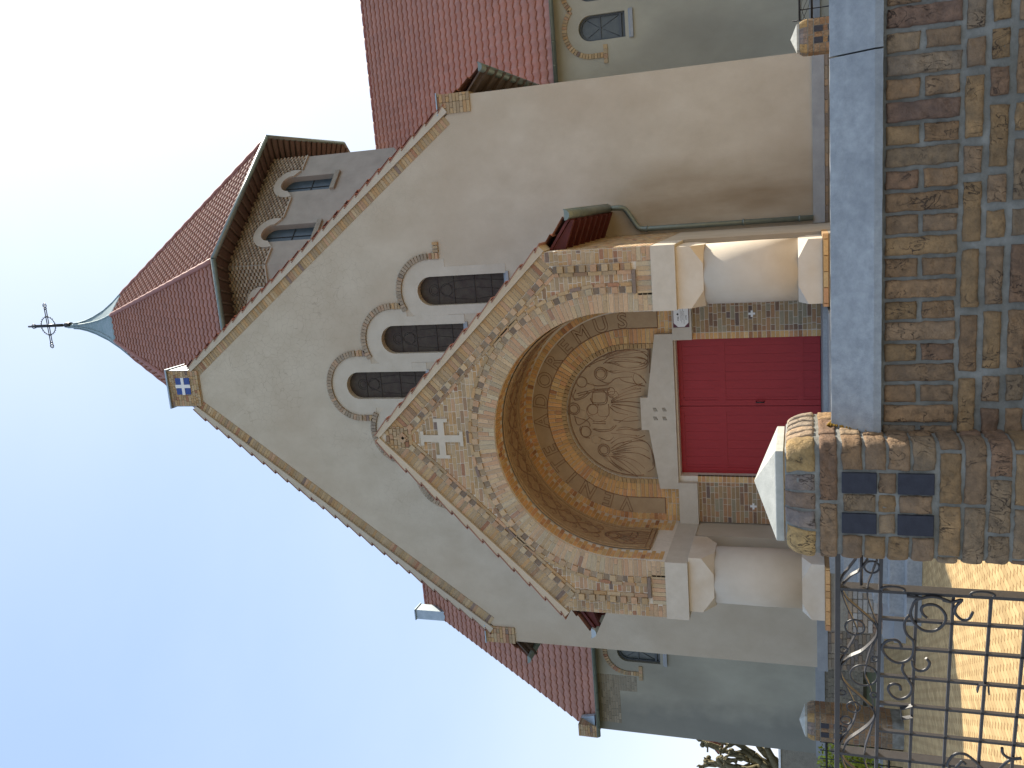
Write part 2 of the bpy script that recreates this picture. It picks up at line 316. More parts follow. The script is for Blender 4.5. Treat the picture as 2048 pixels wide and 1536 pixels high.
PAL = [((.43,.31,.175),6), ((.44,.285,.145),4), ((.45,.29,.18),3), ((.38,.285,.18),5), ((.34,.18,.11),.8), ((.23,.17,.14),.4), ((.31,.205,.13),1), ((.46,.35,.22),3)]
PAL_ORANGE = [((.60,.37,.155),5), ((.63,.37,.165),4), ((.55,.30,.15),2), ((.62,.43,.21),3), ((.40,.20,.10),.5)]
PAL_ROSE = [((.50,.355,.225),5), ((.48,.36,.22),5), ((.47,.30,.185),3), ((.45,.37,.25),2.5), ((.36,.22,.15),.4)]
PAL_DARK = [((.23,.175,.13),3), ((.31,.24,.17),3), ((.38,.29,.19),4), ((.37,.23,.15),1)]
PAL_NEAR = [((.31,.195,.108),5), ((.325,.21,.108),3), ((.285,.19,.115),5), ((.30,.215,.135),3), ((.26,.16,.10),2), ((.275,.205,.14),1.6), ((.22,.14,.10),.4)]
def pick(pal, rnd=random):
    c = rnd.choices([p[0] for p in pal], [p[1] for p in pal])[0]; k = rnd.uniform(.85, 1.15)
    return tuple(x*k for x in c)
def obrick(mb, F, cx, cz, w_, h, ang, d0, d1, col, taper=0):
    """brick centred at cx,cz; w_ along the angle, h across it; taper narrows the start"""
    c, s_ = math.cos(ang), math.sin(ang)
    q = [(-w_/2, -h/2*(1-taper)), (w_/2, -h/2), (w_/2, h/2), (-w_/2, h/2*(1-taper))]
    mb.prism(F, [(cx+a*c-b*s_, cz+a*s_+b*c) for a, b in q], d0, d1, col, back=False)
def courses(mb, F, z0, z1, interval, d1=.006, pitch=.072, L=.228, pal=PAL, j=.012, rnd=random, headers=.22, d0=-.01):
    z = z0; row = 0
    while z < z1 - .02:
        for x0, x1 in interval(z + pitch/2):
            x = math.floor(x0/L)*L - (L/2 if row % 2 else 0) - rnd.uniform(0, .03)
            while x < x1:
                bl = L if rnd.random() > headers else L/2
                a, b_ = max(x, x0), min(x+bl, x1)
                if b_-a > .03: mb.rect(F, a+j/2, b_-j/2, z+j/2, min(z+pitch, z1)-j/2, d0, d1+rnd.uniform(0, .002), pick(pal, rnd))
                x += bl
        z += pitch; row += 1
def tiles(mb, F, s0, s1, rng, tw=.25, th=.34, amp=.012, step=.038, base=(.38,.185,.135), var=.07, sub=6):
    """clay tile courses in frame F (a along the eave, b up the slope, d out of the roof)"""
    s = s0; row = 0
    while s < s1 - .01:
        e = min(s+th, s1); a0, a1 = rng((s+e)/2)
        if a1-a0 > .05:
            xs = [a0]; k = math.floor(a0*sub/tw)+1
            while k*tw/sub < a1-1e-4: xs.append(k*tw/sub); k += 1
            xs.append(a1)
            lo = []; hi = []; bt = []
            for x in xs:
                ph = 2*math.pi*(x/tw); hgt = amp*math.cos(ph) + .35*amp*math.cos(2*ph+.6); dz = .018*math.sin(ph+.8)
                lo.append(F(x, s+dz, hgt+step)); hi.append(F(x, e+.02, hgt)); bt.append(F(x, s+dz+.004, hgt-step*.2-.012))
            i, j, q = mb.pts(lo), mb.pts(hi), mb.pts(bt)
            col = None; last = None
            for n_ in range(len(xs)-1):
                cell = math.floor(xs[n_]/tw + 1e-6)
                if cell != last:
                    k_ = random.uniform(1-var, 1+var); g = random.uniform(-.008, .008); col = (base[0]*k_+g, base[1]*k_, base[2]*k_-g*.5); last = cell
                mb.face((i+n_, i+n_+1, j+n_+1, j+n_), col, True); mb.face((q+n_, q+n_+1, i+n_+1, i+n_), col)
        s += th; row += 1

# ------------------------------------------------------------------ the church
FY, PY, DY, TY = 16.95, 13.20, 15.00, 22.30      # planes: main gable, porch front, door wall, transept wall
XC, HW = -3.70, 5.90                             # main gable axis and half width
PX, PH = -3.79, 3.02                             # porch axis and half width
SPR, AR = 4.265, 2.035                           # arch centre height and radius
church = thing('church', 'pale rendered church with brick trimmed gable, arched porch with red door and octagonal tiled tower', 'church', (XC, FY, 0))
FF = front(FY); FP = front(PY); FD = front(DY); FT = front(TY)

# main gable wall with five stepped lancets
LAN = [(-1.66, 7.14, 9.14), (-2.67, 8.13, 10.11), (-3.68, 9.11, 11.09), (-4.69, 8.13, 10.11), (-5.70, 7.14, 9.14)]
xl, xr = XC-HW, XC+HW
SL = 1.37                                         # gable slope
gz = lambda x: 15.35 - SL*max(0, abs(x-XC)-.27)
outer = [(xl, 0), (xr, 0), (xr, gz(xr)), (XC+.3, gz(XC+.3)), (XC-.3, gz(XC-.3)), (xl, gz(xl))]
panel('gable_wall', M['plaster'], FF, outer, [arch(c, .61, a, t) for c, a, t in LAN], depth=.20, parent=church)
for a_ in (xl, xr-.4): mb = MB(); mb.box((a_, FY+.2, 0), (a_+.4, TY+.3, 7.3)); obj('nave_wall', mb, M['plaster'], church)
mb = MB(); P = [(xl, 0), (xr, 0), (xr, gz(xr)), (XC, 15.3), (xl, gz(xl))]
mb.prism(front(FY+.45), P, -.01, 0); obj('gable_back', mb, M['plaster_grey'], church)
# lighter smooth bands round the lancets, and their projecting brick hoods
for k, (c, a, t) in enumerate(LAN):
    mb = MB(); hd = MB(); q_ = .006+.0025*(k % 2)
    r1, r2 = .305, .66; cz = t-.305
    o = arc(c, cz, r2, 0, 180, 20); i_ = arc(c, cz, r1, 0, 180, 20)
    for q in range(20): mb.prism(FF, [o[q], o[q+1], i_[q+1], i_[q]], 0, q_, back=False)
    for sgn in (-1, 1):
        x0, x1 = sorted((c+sgn*r1, c+sgn*.50)); mb.rect(FF, x0, x1, a, cz, 0, q_)
        x0, x1 = sorted((c+sgn*.50, c+sgn*r2)); mb.rect(FF, x0, x1, cz-.36, cz, 0, q_)
    # brick hood ring
    lo, hi = {0: (0, 122), 1: (0, 122), 2: (0, 180), 3: (58, 180), 4: (58, 180)}[k]
    n_ = int((hi-lo)*math.pi/180*.735/.072)
    for q in range(n_):
        an = R(lo+(hi-lo)*(q+.5)/n_); rr = .735
        obrick(hd, FF, c+rr*math.cos(an), cz+rr*math.sin(an), .12, .062, an, 0, .045, pick([((.37,.29,.21),4), ((.33,.27,.20),3), ((.40,.28,.19),2), ((.28,.23,.18),1)]))
    for sgn in ((1,), (1,), (1, -1), (-1,), (-1,))[k]:
        z = cz-.04; zend = cz-.23
        while z > zend: hd.rect(FF, *sorted((c+sgn*.675, c+sgn*.795)), z-.062, z, 0, .045, pick(PAL)); z -= .072
        if k in (0, 4):
            for q in range(3): hd.rect(FF, *sorted((c+sgn*(.81+q*.075), c+sgn*(.87+q*.075))), zend-.03, zend+.09, 0, .045, pick(PAL))
    obj('lancet_surround', mb, M['plaster_light'], church); obj('brick_hood', hd, M['brick'], church)
for c, a, t in LAN:
    g = MB(); g.prism(FF, arch(c, .61, a, t), -.155, -.14); gl = obj('lancet_window', g, M['glass'], church)
    ld = MB()
    for z in (t-.42, t-.78, t-1.25, t-1.62):
        if z > a: ld.rect(FF, c-.3, c+.3, z-.008, z+.008, -.142, -.128)
    for zz, rr in ((t-.33, .12), (t-.33, .08), (t-.60, .13)): ld.tube([FF(x, z, -.136) for x, z in arc(c, zz, rr, 0, 345, 20)], .006, 5, closed=True)
    for P in (((-.05,-.48),(-.18,-.75),(-.22,-1.2),(-.14,-1.9)), ((.05,-.48),(.17,-.75),(.2,-1.2),(.16,-1.9)), ((0,-.75),(.04,-1.2),(-.03,-1.9)), ((-.1,-.7),(0,-.8),(.1,-.7))):
        q = [FF(c+x, t+z, -.136) for x, z in P if t+z > a];
        if len(q) > 1: ld.tube(q, .005, 5)
    obj('lead_tracery', ld, M['tracery'], gl)
    s_ = MB(); s_.hexa([FF(c-.34, a-.06, -.14), FF(c+.34, a-.06, -.14), FF(c+.34, a-.06, .03), FF(c-.34, a-.06, .03), FF(c-.34, a+.10, -.14), FF(c+.34, a+.10, -.14), FF(c+.34, a-.01, .03), FF(c-.34, a-.01, .03)])
    obj('window_sill', s_, M['plinth'], gl)

# brick rakes and tile-edged copings on the gable
def rake(F, ax, apex_z, slope, x_end, x_start, side, bands, mbk):
    """bands: list of (perp0, perp1, kind) measured down from the line z = apex_z - slope*|x-ax|"""
    th = math.atan(slope); L_ = (abs(x_end-ax)-abs(x_start-ax))/math.cos(th)
    ux = Vector((side*math.cos(th), -math.sin(th))); up = Vector((side*math.sin(th), math.cos(th)))
    o = Vector((x_start, apex_z-slope*abs(x_start-ax)))
    for p0, p1, kind, d in bands:
        t = (p0+p1)/2*math.tan(th)*(1 if x_start == ax else 0); k = 0
        while t < L_-.02:
            if kind == 'header': wd, col = .072, pick(PAL)
            elif kind == 'dentil': wd = .115 if k % 2 else .10; col = pick(PAL_DARK if k % 2 else PAL_ROSE)
            else: wd, col = .228, pick(PAL)
            e = min(t+wd, L_); dd = d + (.035 if kind == 'dentil' and k % 2 == 0 else 0)
            c = o + ux*((t+e)/2) - up*((p0+p1)/2); ang = math.atan2(ux.y, ux.x)
            q = [(-(e-t)/2+.004, -(p1-p0)/2+.004), ((e-t)/2-.004, -(p1-p0)/2+.004), ((e-t)/2-.004, (p1-p0)/2-.004), (-(e-t)/2+.004, (p1-p0)/2-.004)]
            ps = [(c.x+a*math.cos(ang)-b*math.sin(ang), c.y+a*math.sin(ang)+b*math.cos(ang)) for a, b in q]
            mbk.prism(F, ps, -.02, dd, col, back=False); t += wd; k += 1
def coping(F, ax, apex_z, slope, x_end, x_start, side, thick, deep, mc, mt, lift=0.0):
    """mortar bed under overlapping verge tiles"""
    th = math.atan(slope); L_ = (abs(x_end-ax)-abs(x_start-ax))/math.cos(th)
    ux = Vector((side*math.cos(th), -math.sin(th))); up = Vector((side*math.sin(th), math.cos(th)))
    o = Vector((x_start, apex_z-slope*abs(x_start-ax)))
    def q(t, p, d): v = o+ux*t+up*p; return F(v.x, v.y, d)
    t = 0
    while t < L_-.02:
        e = min(t+.36, L_)
        ps = [q(t, 0, .05), q(e, 0, .05), q(e, 0, -deep), q(t, 0, -deep), q(t, thick*.62, .065), q(e, thick, .065), q(e, thick, -deep), q(t, thick*.62, -deep)]
        if side < 0: ps = [ps[k] for k in (1,0,3,2,5,4,7,6)]
        mc.hexa(ps); k_ = random.uniform(.85, 1.15); col = (.30*k_, .15*k_, .11*k_)
        ps = [q(t-.02, thick*.62+.002, .075), q(e+.04, thick+.002, .075), q(e+.04, thick+.002, -deep), q(t-.02, thick*.62+.002, -deep), q(t-.02, thick*.62+.016, .075), q(e+.04, thick+.018, .075), q(e+.04, thick+.018, -deep), q(t-.02, thick*.62+.016, -deep)]
        if side < 0: ps = [ps[k] for k in (1,0,3,2,5,4,7,6)]
        mt.hexa(ps, col); t += .36
AZ = 15.05 + SL*.27
for sgn in (-1, 1):
    bk = MB(); kn = MB(); mc = MB(); mt = MB()
    th = math.atan(SL); vt = .205/math.cos(th)
    rake(FF, XC, AZ+vt, SL, XC+sgn*(HW-.36), XC+sgn*.10, sgn, [(0, .205, 'header', .010)], bk)
    coping(FF, XC, AZ+vt, SL, XC+sgn*(HW-.30), XC+sgn*.42, sgn, .15, .5, mc, mt)
    xs = sorted((XC+sgn*(HW-.34), XC+sgn*(HW+.05)))     # kneeler block at the foot of the gable
    z = 7.60
    while z < 8.28:
        x = xs[0]
        while x < xs[1]-.03:
            e = min(x+random.choice((.11, .228)), xs[1]); kn.rect(FF, x+.004, e-.004, z+.004, min(z+.068, 8.28), -.45, .035, pick(PAL)); x = e
        z += .072
    obj('gable_brick_edge', bk, M['brick'], church); obj('gable_mortar_bed', mc, M['plaster_light'], church); obj('gable_verge_tiles', mt, M['tile'], church); kno = obj('gable_kneeler', kn, M['brick'], church)
    zc = MB(); zc.box((xs[0]-.02, FY-.06, 8.285), (xs[1]+.03, FY+.48, 8.31)); obj('kneeler_capping', zc, M['zinc'], kno)
# finial block with its blue tile and white cross
fb = MB(); z = 15.02
while z < 15.86:
    x = XC-.42+.0
    while x < XC+.44-.02:
        e = min(x+random.choice((.07, .11, .15)), XC+.44)
        fb.rect(FF, x+.003, e-.003, z+.003, min(z+.066, 15.86), 0, .05, pick(PAL)); x = e
    z += .069
fb.box((XC-.42, FY-.02, 15.0), (XC+.44, FY+.55, 15.86), (.4,.3,.2))
blk = obj('finial_block', fb, M['brick'], church)
t_ = MB(); t_.rect(FF, XC-.13, XC+.27, 15.26, 15.66, .05, .062); obj('blue_panel', t_, M['blue_bright'], blk)
t_ = MB(); t_.rect(FF, XC+.03, XC+.11, 15.25, 15.67, .062, .07); t_.rect(FF, XC-.14, XC+.03, 15.42, 15.50, .062, .07); t_.rect(FF, XC+.11, XC+.28, 15.42, 15.50, .062, .07); obj('white_cross', t_, M['white'], blk)
t_ = MB(); t_.box((XC-.47, FY-.10, 15.86), (XC+.49, FY+.62, 15.90)); t_.box((XC+.44, FY-.03, 15.28), (XC+.455, FY+.55, 15.86)); t_.box((XC-.435, FY-.03, 15.2), (XC-.42, FY+.55, 15.86)); obj('zinc_cap', t_, M['zinc'], blk)
# plinth
for a_, b_ in (((xl-.03, FY-.05, 1.0), (PX-PH-.01, FY+.002, 1.2)), ((PX+PH+.01, FY-.05, 1.0), (xr+.03, FY+.002, 1.2)), ((xr-.002, FY-.048, 1.0), (xr+.05, TY, 1.198)), ((xl-.05, FY-.048, 1.0), (xl+.002, TY, 1.198)), ((-15.28, TY-.06, .95), (xl-.05, TY+.002, 1.18)), ((xr+.05, TY-.06, .95), (14, TY+.002, 1.18))):
    mb = MB(); mb.box(a_, b_); obj('plinth_band', mb, M['plinth'], church)
for x0, x1 in ((xl, PX-PH-.01), (PX+PH+.01, xr)):
    pb = MB(); courses(pb, FF, 0, 1.0, lambda z: [(x0, x1)], d1=.03, pal=[((.30,.25,.19),4), ((.24,.20,.17),3), ((.34,.25,.17),2)])
    obj('plinth_brickwork', pb, M['brick'], church)
pb = MB(); courses(pb, FT, 0, .95, lambda z: [(-15.2, xl-.06)], d1=.02, pal=[((.28,.24,.18),4), ((.22,.19,.15),3)])
obj('plinth_brickwork', pb, M['brick'], church)
# nave roof
rf = MB(); th = math.atan(SL); Lr = (HW+.55)/math.cos(th)
for sgn in (-1, 1):
    ex = XC+sgn*(HW+.55); F = frame((ex, 0, 7.42), (0, sgn, 0), (-sgn*math.cos(th), 0, math.sin(th)), (sgn*math.sin(th), 0, math.cos(th)))
    rng = (lambda s: (FY+.35, 30)) if sgn > 0 else (lambda s: (-30, -FY-.35))
    tiles(rf, F, 0, Lr, rng, tw=.25, th=.34)
nr = obj('nave_roof', rf, M['tile'], church)
for sgn in (-1, 1):
    sf = MB(); a, b_ = XC+sgn*HW, XC+sgn*(HW+.52); x0, x1 = sorted((a, b_))
    zi = 7.78; zo = 7.34
    P = [(a, FY+.25, zi), (b_, FY+.25, zo), (b_, TY, zo), (a, TY, zi)]; i = sf.pts(P + [(p[0], p[1], p[2]+.04) for p in P])
    sf.face((i, i+1, i+2, i+3)); sf.face((i+4, i+5, i+6, i+7)); sf.face((i, i+1, i+5, i+4))
    k = FY+.4
    while k < TY: # rafter tails
        P = [(a, k, zi-.10), (b_, k, zo-.07), (b_, k+.08, zo-.07), (a, k+.08, zi-.10)]; sf.hexa(P + [(p[0], p[1], p[2]+.10) for p in P]); k += .5
    obj('eaves_soffit', sf, M['brown_wood'], nr)
def gutter(name, p0, p1, r, parent, m='zinc_dark', seams=True):
    mb = MB(); p0, p1 = Vector(p0), Vector(p1); d = (p1-p0).normalized(); s_ = d.cross(Vector((0,0,1))).normalized(); N = 10
    def ring(p, rr): return mb.pts([p + s_*rr*math.cos(math.pi*k/N) - Vector((0,0,1))*rr*math.sin(math.pi*k/N) for k in range(N+1)])
    a, b_, c, e = ring(p0, r), ring(p1, r), ring(p0, r-.008), ring(p1, r-.008)
    for k in range(N): mb.face((a+k, a+k+1, b_+k+1, b_+k), sm=True); mb.face((c+k+1, c+k, e+k, e+k+1), sm=True)
    mb.face([a+k for k in range(N, -1, -1)]); mb.face([b_+k for k in range(N+1)])
    mb.tube([p0+s_*r, p1+s_*r], .012, 6)
    if seams:
        L_ = (p1-p0).length; t = .3
        while t < L_:
            i, j = ring(p0+d*t, r+.005), ring(p0+d*(t+.025), r+.005)
            for k in range(N): mb.face((i+k, i+k+1, j+k+1, j+k))
            t += .55
    return obj(name, mb, M[m], parent)
gutter('nave_gutter', (xr+.50, FY+.12, 7.42), (xr+.50, TY-.2, 7.42), .085, church)
gutter('nave_gutter', (xl-.50, TY-.2, 7.40), (xl-.50, FY+.12, 7.40), .085, church)

# ------------------------------------------------------------------ transept
TXL, TXR, RY, RZ, EZ = -15.20, 14.0, 29.1, 15.5, 7.24
tw_ = [(4.06, .60, 5.40, 6.56), (4.98, .60, 5.40, 6.56), (5.90, .60, 5.40, 6.56), (-12.66, .60, 5.30, 6.52), (-13.9+2.5-.9-1.0, .60, 5.30, 6.52)][:4]
panel('transept_wall', M['plaster_grey'], FT, [(TXL, 0), (TXR, 0), (TXR, EZ), (TXL, EZ)], [arch(c, w_, a, t) for c, w_, a, t in tw_], depth=.18, parent=church)
mb = MB(); mb.prism(frame((TXL, TY, 0), (0,-1,0), (0,0,1), (-1,0,0)), [(-2*(RY-TY), 0), (-.185, 0), (-.185, EZ), (-(RY-TY), RZ-.1), (-2*(RY-TY), EZ)], -.3, 0)
obj('transept_end_wall', mb, M['plaster_grey'], church)
for k, (c, w_, a, t) in enumerate(tw_):
    hb = MB(); cz = t-.30
    lo, hi = {0: (46, 180), 1: (46, 134), 2: (0, 134), 3: (0, 180)}[k]
    rr = .655; n_ = int((hi-lo)*math.pi/180*rr/.075)
    for q in range(n_):
        an = R(lo+(hi-lo)*(q+.5)/n_); obrick(hb, FT, c+rr*math.cos(an), cz+rr*math.sin(an), .12, .062, an, 0, .03, pick(PAL))
    sg = -1
    if k in (0, 3):
        z = cz
        while z > cz-.30: hb.rect(FT, c-.715, c-.595, z-.065, z, 0, .03, pick(PAL)); z -= .075
        for q in range(4): hb.rect(FT, c-.85+q*.11, c-.745+q*.11, cz-.40, cz-.30, 0, .03, pick(PAL))
    obj('brick_hood', hb, M['brick'], church)
hb = MB()
courses(hb, FT, 6.50, 7.18, lambda z: [(-14.95, -13.42)], d1=.008, pal=[((.31,.265,.20),3), ((.27,.23,.17),2)])
courses(hb, FT, 6.0, 6.50, lambda z: [(-13.9, -13.42)], d1=.008, pal=[((.33,.29,.225),3), ((.30,.26,.20),2)])
obj('transept_brickwork', hb, M['brick'], church)
for c, w_, a, t in tw_:
    g = MB(); g.prism(FT, arch(c, w_, a, t), -.16, -.14); gl = obj('transept_window', g, M['glass_grey'], church)
    f_ = MB(); o = arch(c, w_, a, t, 16); i_ = [(c+(x-c)*.86, a+.06+(z-a)*.90) for x, z in o]
    for q in range(len(o)):
        e = (q+1) % len(o); f_.prism(FT, [o[q], o[e], i_[e], i_[q]], -.14, -.10, back=False)
    f_.rect(FT, c-.26, c+.26, a+.62, a+.65, -.14, -.11); f_.tube([FT(x, z, -.13) for x, z in ((c-.2, a+.95), (c, a+.64), (c+.2, a+.95))], .008, 5); f_.tube([FT(x, z, -.13) for x, z in ((c-.25, a+.15), (c, a+.63), (c+.25, a+.15))], .008, 5)
    f_.rect(FT, c-.28, c+.28, a+.10, a+.16, -.14, -.08); obj('window_frame', f_, M['lead_paint'], gl)
    s_ = MB(); s_.hexa([FT(c-.33, a-.20, -.14), FT(c+.33, a-.20, -.14), FT(c+.33, a-.20, .06), FT(c-.33, a-.20, .06), FT(c-.33, a+.02, -.14), FT(c+.33, a+.02, -.14), FT(c+.33, a-.13, .06), FT(c-.33, a-.13, .06)])
    obj('window_sill', s_, M['plinth'], gl)
rf = MB(); th2 = math.atan2(RZ-EZ, RY-TY); Lt = (RZ-EZ)/math.sin(th2)+.35
F = frame((0, TY-.22, EZ-.10), (1,0,0), (0, math.cos(th2), math.sin(th2)), (0, -math.sin(th2), math.cos(th2)))
tiles(rf, F, 0, Lt, lambda s: (TXL-.12, TXR), tw=.25, th=.335)
y2 = 2*RY-TY; i = rf.pts([(TXL-.12, RY, RZ+.12), (TXR, RY, RZ+.12), (TXR, y2+.2, EZ), (TXL-.12, y2+.2, EZ)]); rf.face((i+1, i, i+3, i+2), (.27,.10,.075))
k = TXL
while k < TXR: rf.tube([(k, RY, RZ+.14), (k+.42, RY, RZ+.15)], .09, 8, col=pick([((.27,.10,.075),1)])); k += .40
tr = obj('transept_roof', rf, M['tile'], church)
gutter('transept_gutter', (TXL-.05, TY-.30, EZ-.08), (xl-.2, TY-.30, EZ-.08), .08, church); gutter('transept_gutter', (xr+.2, TY-.30, EZ-.08), (TXR, TY-.30, EZ-.08), .08, church)
kb = MB(); z = 7.16
while z < 7.72:
    x = TXL-.08
    while x < TXL+.30: e = min(x+random.choice((.11,.16,.2)), TXL+.30); kb.box((x+.004, TY-.36, z+.004), (e-.004, TY+.4, min(z+.066, 7.72)), pick(PAL)); x = e
    z += .07
obj('kneeler_brickwork', kb, M['brick'], church)
fl = MB(); P = [(TXL+.30, TY-.33, 7.22), (TXL+.62, TY-.33, 7.22), (TXL+.30, TY+.02, 7.72)]; i = fl.pts([(p[0], p[1]-.02, p[2]) for p in P]+[(p[0], p[1]+.1, p[2]) for p in P]); fl.face((i, i+1, i+2)); fl.face((i+1, i+4, i+5, i+2)); fl.face((i, i+2, i+5, i+3)); fl.face((i+3, i+5, i+4)); fl.face((i, i+3, i+4, i+1))
obj('zinc_flashing', fl, M['zinc'], church)
pn = MB(); pn.box((TXL-.10, RY-1.05, RZ-1.1), (TXL+.28, RY-.55, RZ+.12)); pn.hexa([(TXL-.13, RY-1.1, RZ+.12), (TXL+.31, RY-1.1, RZ+.12), (TXL+.31, RY-.5, RZ+.12), (TXL-.13, RY-.5, RZ+.12), (TXL-.13, RY-1.1, RZ+.16), (TXL+.31, RY-1.1, RZ+.16), (TXL+.31, RY-.5, RZ+.16), (TXL-.13, RY-.5, RZ+.16)])
obj('ridge_flue', pn, M['zinc'], church)

# ------------------------------------------------------------------ octagonal tower
TX, TYC, TA, TE = -3.77, 30.70, 5.99, 6.68       # centre, wall apothem, eave apothem
t225 = math.tan(math.pi/8)
def octo(a, z, k): an = math.pi/8 + k*math.pi/4; r = a/math.cos(math.pi/8); return Vector((TX+r*math.cos(an), TYC+r*math.sin(an), z))
WZ, SZ = 17.98, 19.45
ch_names = 8
tw1 = MB(); pat = MB(); rng_ = MB()
for k in range(8):
    an = k*math.pi/4; nn = Vector((math.cos(an), math.sin(an), 0)); uu = Vector((-nn.y, nn.x, 0))
    o = Vector((TX, TYC, 0)) + nn*TA; F = frame(o, uu, (0,0,1), nn); h = TA*t225
    front_face = nn.y < -.1
    holes = [arch(s*1.13, .72, 16.55, 18.57) for s in (-1, 1)] if front_face else []
    panel('tower_wall', M['plaster_tower'], F, [(-h, 7), (h, 7), (h, SZ), (-h, SZ)], holes, depth=.28, parent=church)
    if not front_face: continue
    # honeycomb brickwork between the window heads: projecting brick ends
    z = WZ; row = 0
    while z < SZ-.05:
        x = -h + (.11 if row % 2 else 0)
        while x < h-.03:
            cx, cz = x+.055, z+.035
            if all(math.hypot(cx-s*1.13, max(0, cz-18.21)) > .66 for s in (-1, 1)):
                pat.rect(F, x, x+.10, z+.004, z+.062, .01, .075, pick([((.36,.29,.21),4), ((.30,.23,.17),3), ((.40,.33,.25),2)]))
            x += .22
        z += .072; row += 1
    bb = [(-h, WZ-.03), (-1.13-.66, WZ-.03), (-1.13-.66, WZ)]
    for s in (-1, 1):
        o_ = arc(s*1.13, 18.21, .645, -20, 200, 22); i_ = arc(s*1.13, 18.21, .36, -0.1, 180.1, 22)
        i_ = [(p[0], p[1]) for p in i_]
        for q in range(22): rng_.prism(F, [o_[q], o_[q+1], i_[q+1], i_[q]], 0, .07, back=False)
    for a_, b_ in ((-h, -1.79), (-.47, .47), (1.79, h)): rng_.rect(F, a_, b_, WZ-.035, WZ, 0, .075)
    for s in (-1, 1):
        g = MB(); g.prism(F, arch(s*1.13, .72, 16.55, 18.57), -.24, -.22); gl = obj('tower_window', g, M['louver'], church)
        f_ = MB(); f_.rect(F, s*1.13-.34, s*1.13+.34, 17.5, 17.53, -.22, -.20); f_.rect(F, s*1.13-.012, s*1.13+.012, 16.6, 18.5, -.22, -.20); obj('glazing_bar', f_, M['lead'], gl)
        s_ = MB(); s_.rect(F, s*1.13-.42, s*1.13+.42, 16.38, 16.55, -.2, .10, back=True); obj('window_sill', s_, M['rubble'], gl)
obj('tower_honeycomb_brick', pat, M['brick'], church); obj('tower_window_surround', rng_, M['tower_band'], church)
rf = MB(); AT, ZT, ZE = 1.32, 28.92, 19.38
for k in range(8):
    an = k*math.pi/4; nn = Vector((math.cos(an), math.sin(an), 0)); uu = Vector((-nn.y, nn.x, 0))
    run, rise = TE-AT, ZT-ZE; Ls = math.hypot(run, rise); us = (-nn*run + Vector((0,0,rise)))/Ls; nr_ = uu.cross(us)
    if nr_.dot(nn) < 0: nr_ = -nr_
    F = frame(Vector((TX, TYC, ZE))+nn*TE, uu, us, nr_)
    def rg(s, Ls=Ls): h = (TE + (AT-TE)*s/Ls)*t225; return (-h, h)
    tiles(rf, F, 0, Ls, rg, tw=.25, th=.335, amp=.016, base=(.37,.18,.14))
    N_ = 30; a_, b_ = octo(TE+.03, ZE+.02, k), octo(AT, ZT, k)
    rf.tube([a_.lerp(b_, q/N_) + Vector((0,0,.03 if q % 2 else -.01)) for q in range(N_+1)], .09, 7, col=(.30,.12,.09))
tro = obj('tower_roof', rf, M['tile'], church)
sf = MB()
for k in range(8):
    a, b_ = octo(TA-.05, SZ-.02, k), octo(TA-.05, SZ-.02, k+1); c, d = octo(TE+.05, ZE-.06, k+1), octo(TE+.05, ZE-.06, k)
    i = sf.pts([a, b_, c, d]); sf.face((i, i+1, i+2, i+3))
    for q in range(14):
        f0 = (q+.5)/14; p0 = a.lerp(b_, f0)-Vector((0,0,.05)); p1 = d.lerp(c, f0)-Vector((0,0,.03)); sf.tube([p0, p1], .05, 4)
obj('tower_soffit', sf, M['brown_wood'], tro)
gt_ = MB()
for k in range(8):
    a, b_ = octo(TE+.10, ZE-.02, k), octo(TE+.10, ZE-.02, k+1); gt_.tube([a, b_], .085, 8)
obj('tower_gutter', gt_, M['zinc_dark'], church)
cpr = [(AT/math.cos(math.pi/8)+.05, ZT-.22), (AT/math.cos(math.pi/8)+.03, ZT+.03), (1.08, ZT+.62), (.70, ZT+1.32), (.40, ZT+2.05), (.24, ZT+2.55), (.14, ZT+3.0), (.11, ZT+3.35), (.10, ZT+3.70)]
cp = MB(); cp.lathe((TX, TYC), cpr, 8, a0=math.pi/8, sm=False)
for k in range(8):
    an = math.pi/8+k*math.pi/4; cp.tube([(TX+(r_+.01)*math.cos(an), TYC+(r_+.01)*math.sin(an), z) for r_, z in cpr[:-1]], .035, 5)
obj('tower_zinc_cap', cp, M['verdigris'], church)
cr = MB(); cx = TX+.05; zt = 34.9; zc = 33.75
cr.tube([(cx, TYC, 32.4), (cx, TYC, 32.75)], .12, 8); cr.tube([(cx, TYC, 32.7), (cx, TYC, zt)], .045, 6)
for dx in (-.05, .05): cr.tube([(cx-.82, TYC, zc+dx), (cx+.82, TYC, zc+dx)], .022, 5); cr.tube([(cx+dx, TYC, 32.9), (cx+dx, TYC, zt-.35)], .018, 5)
cr.tube([(cx+x, TYC, zc+z) for x, z in arc(0, 0, .40, 0, 345, 24)], .02, 5, closed=True)
for q in range(24): an = q*math.pi/12; cr.tube([(cx+.40*math.cos(an), TYC, zc+.40*math.sin(an)), (cx+.45*math.cos(an), TYC, zc+.45*math.sin(an))], .018, 4)
for ex, ez in ((-.92, 0), (.92, 0), (0, .86)):
    cr.tube([(cx+ex+x, TYC, zc+ez+z) for x, z in arc(0, 0, .095, 0, 330, 12)], .02, 5, closed=True); cr.tube([(cx+ex-.09, TYC, zc+ez), (cx+ex+.09, TYC, zc+ez)], .014, 4); cr.tube([(cx+ex, TYC, zc+ez-.09), (cx+ex, TYC, zc+ez+.09)], .014, 4)
    for sg in (-1, 1):
        if ez == 0: cr.tube([(cx+ex*.80, TYC, zc), (cx+ex*.88, TYC, zc+sg*.09)], .02, 5)
        else: cr.tube([(cx, TYC, zc+ez*.80), (cx+sg*.09, TYC, zc+ez*.88)], .02, 5)
obj('tower_cross', cr, M['black_iron'], church)

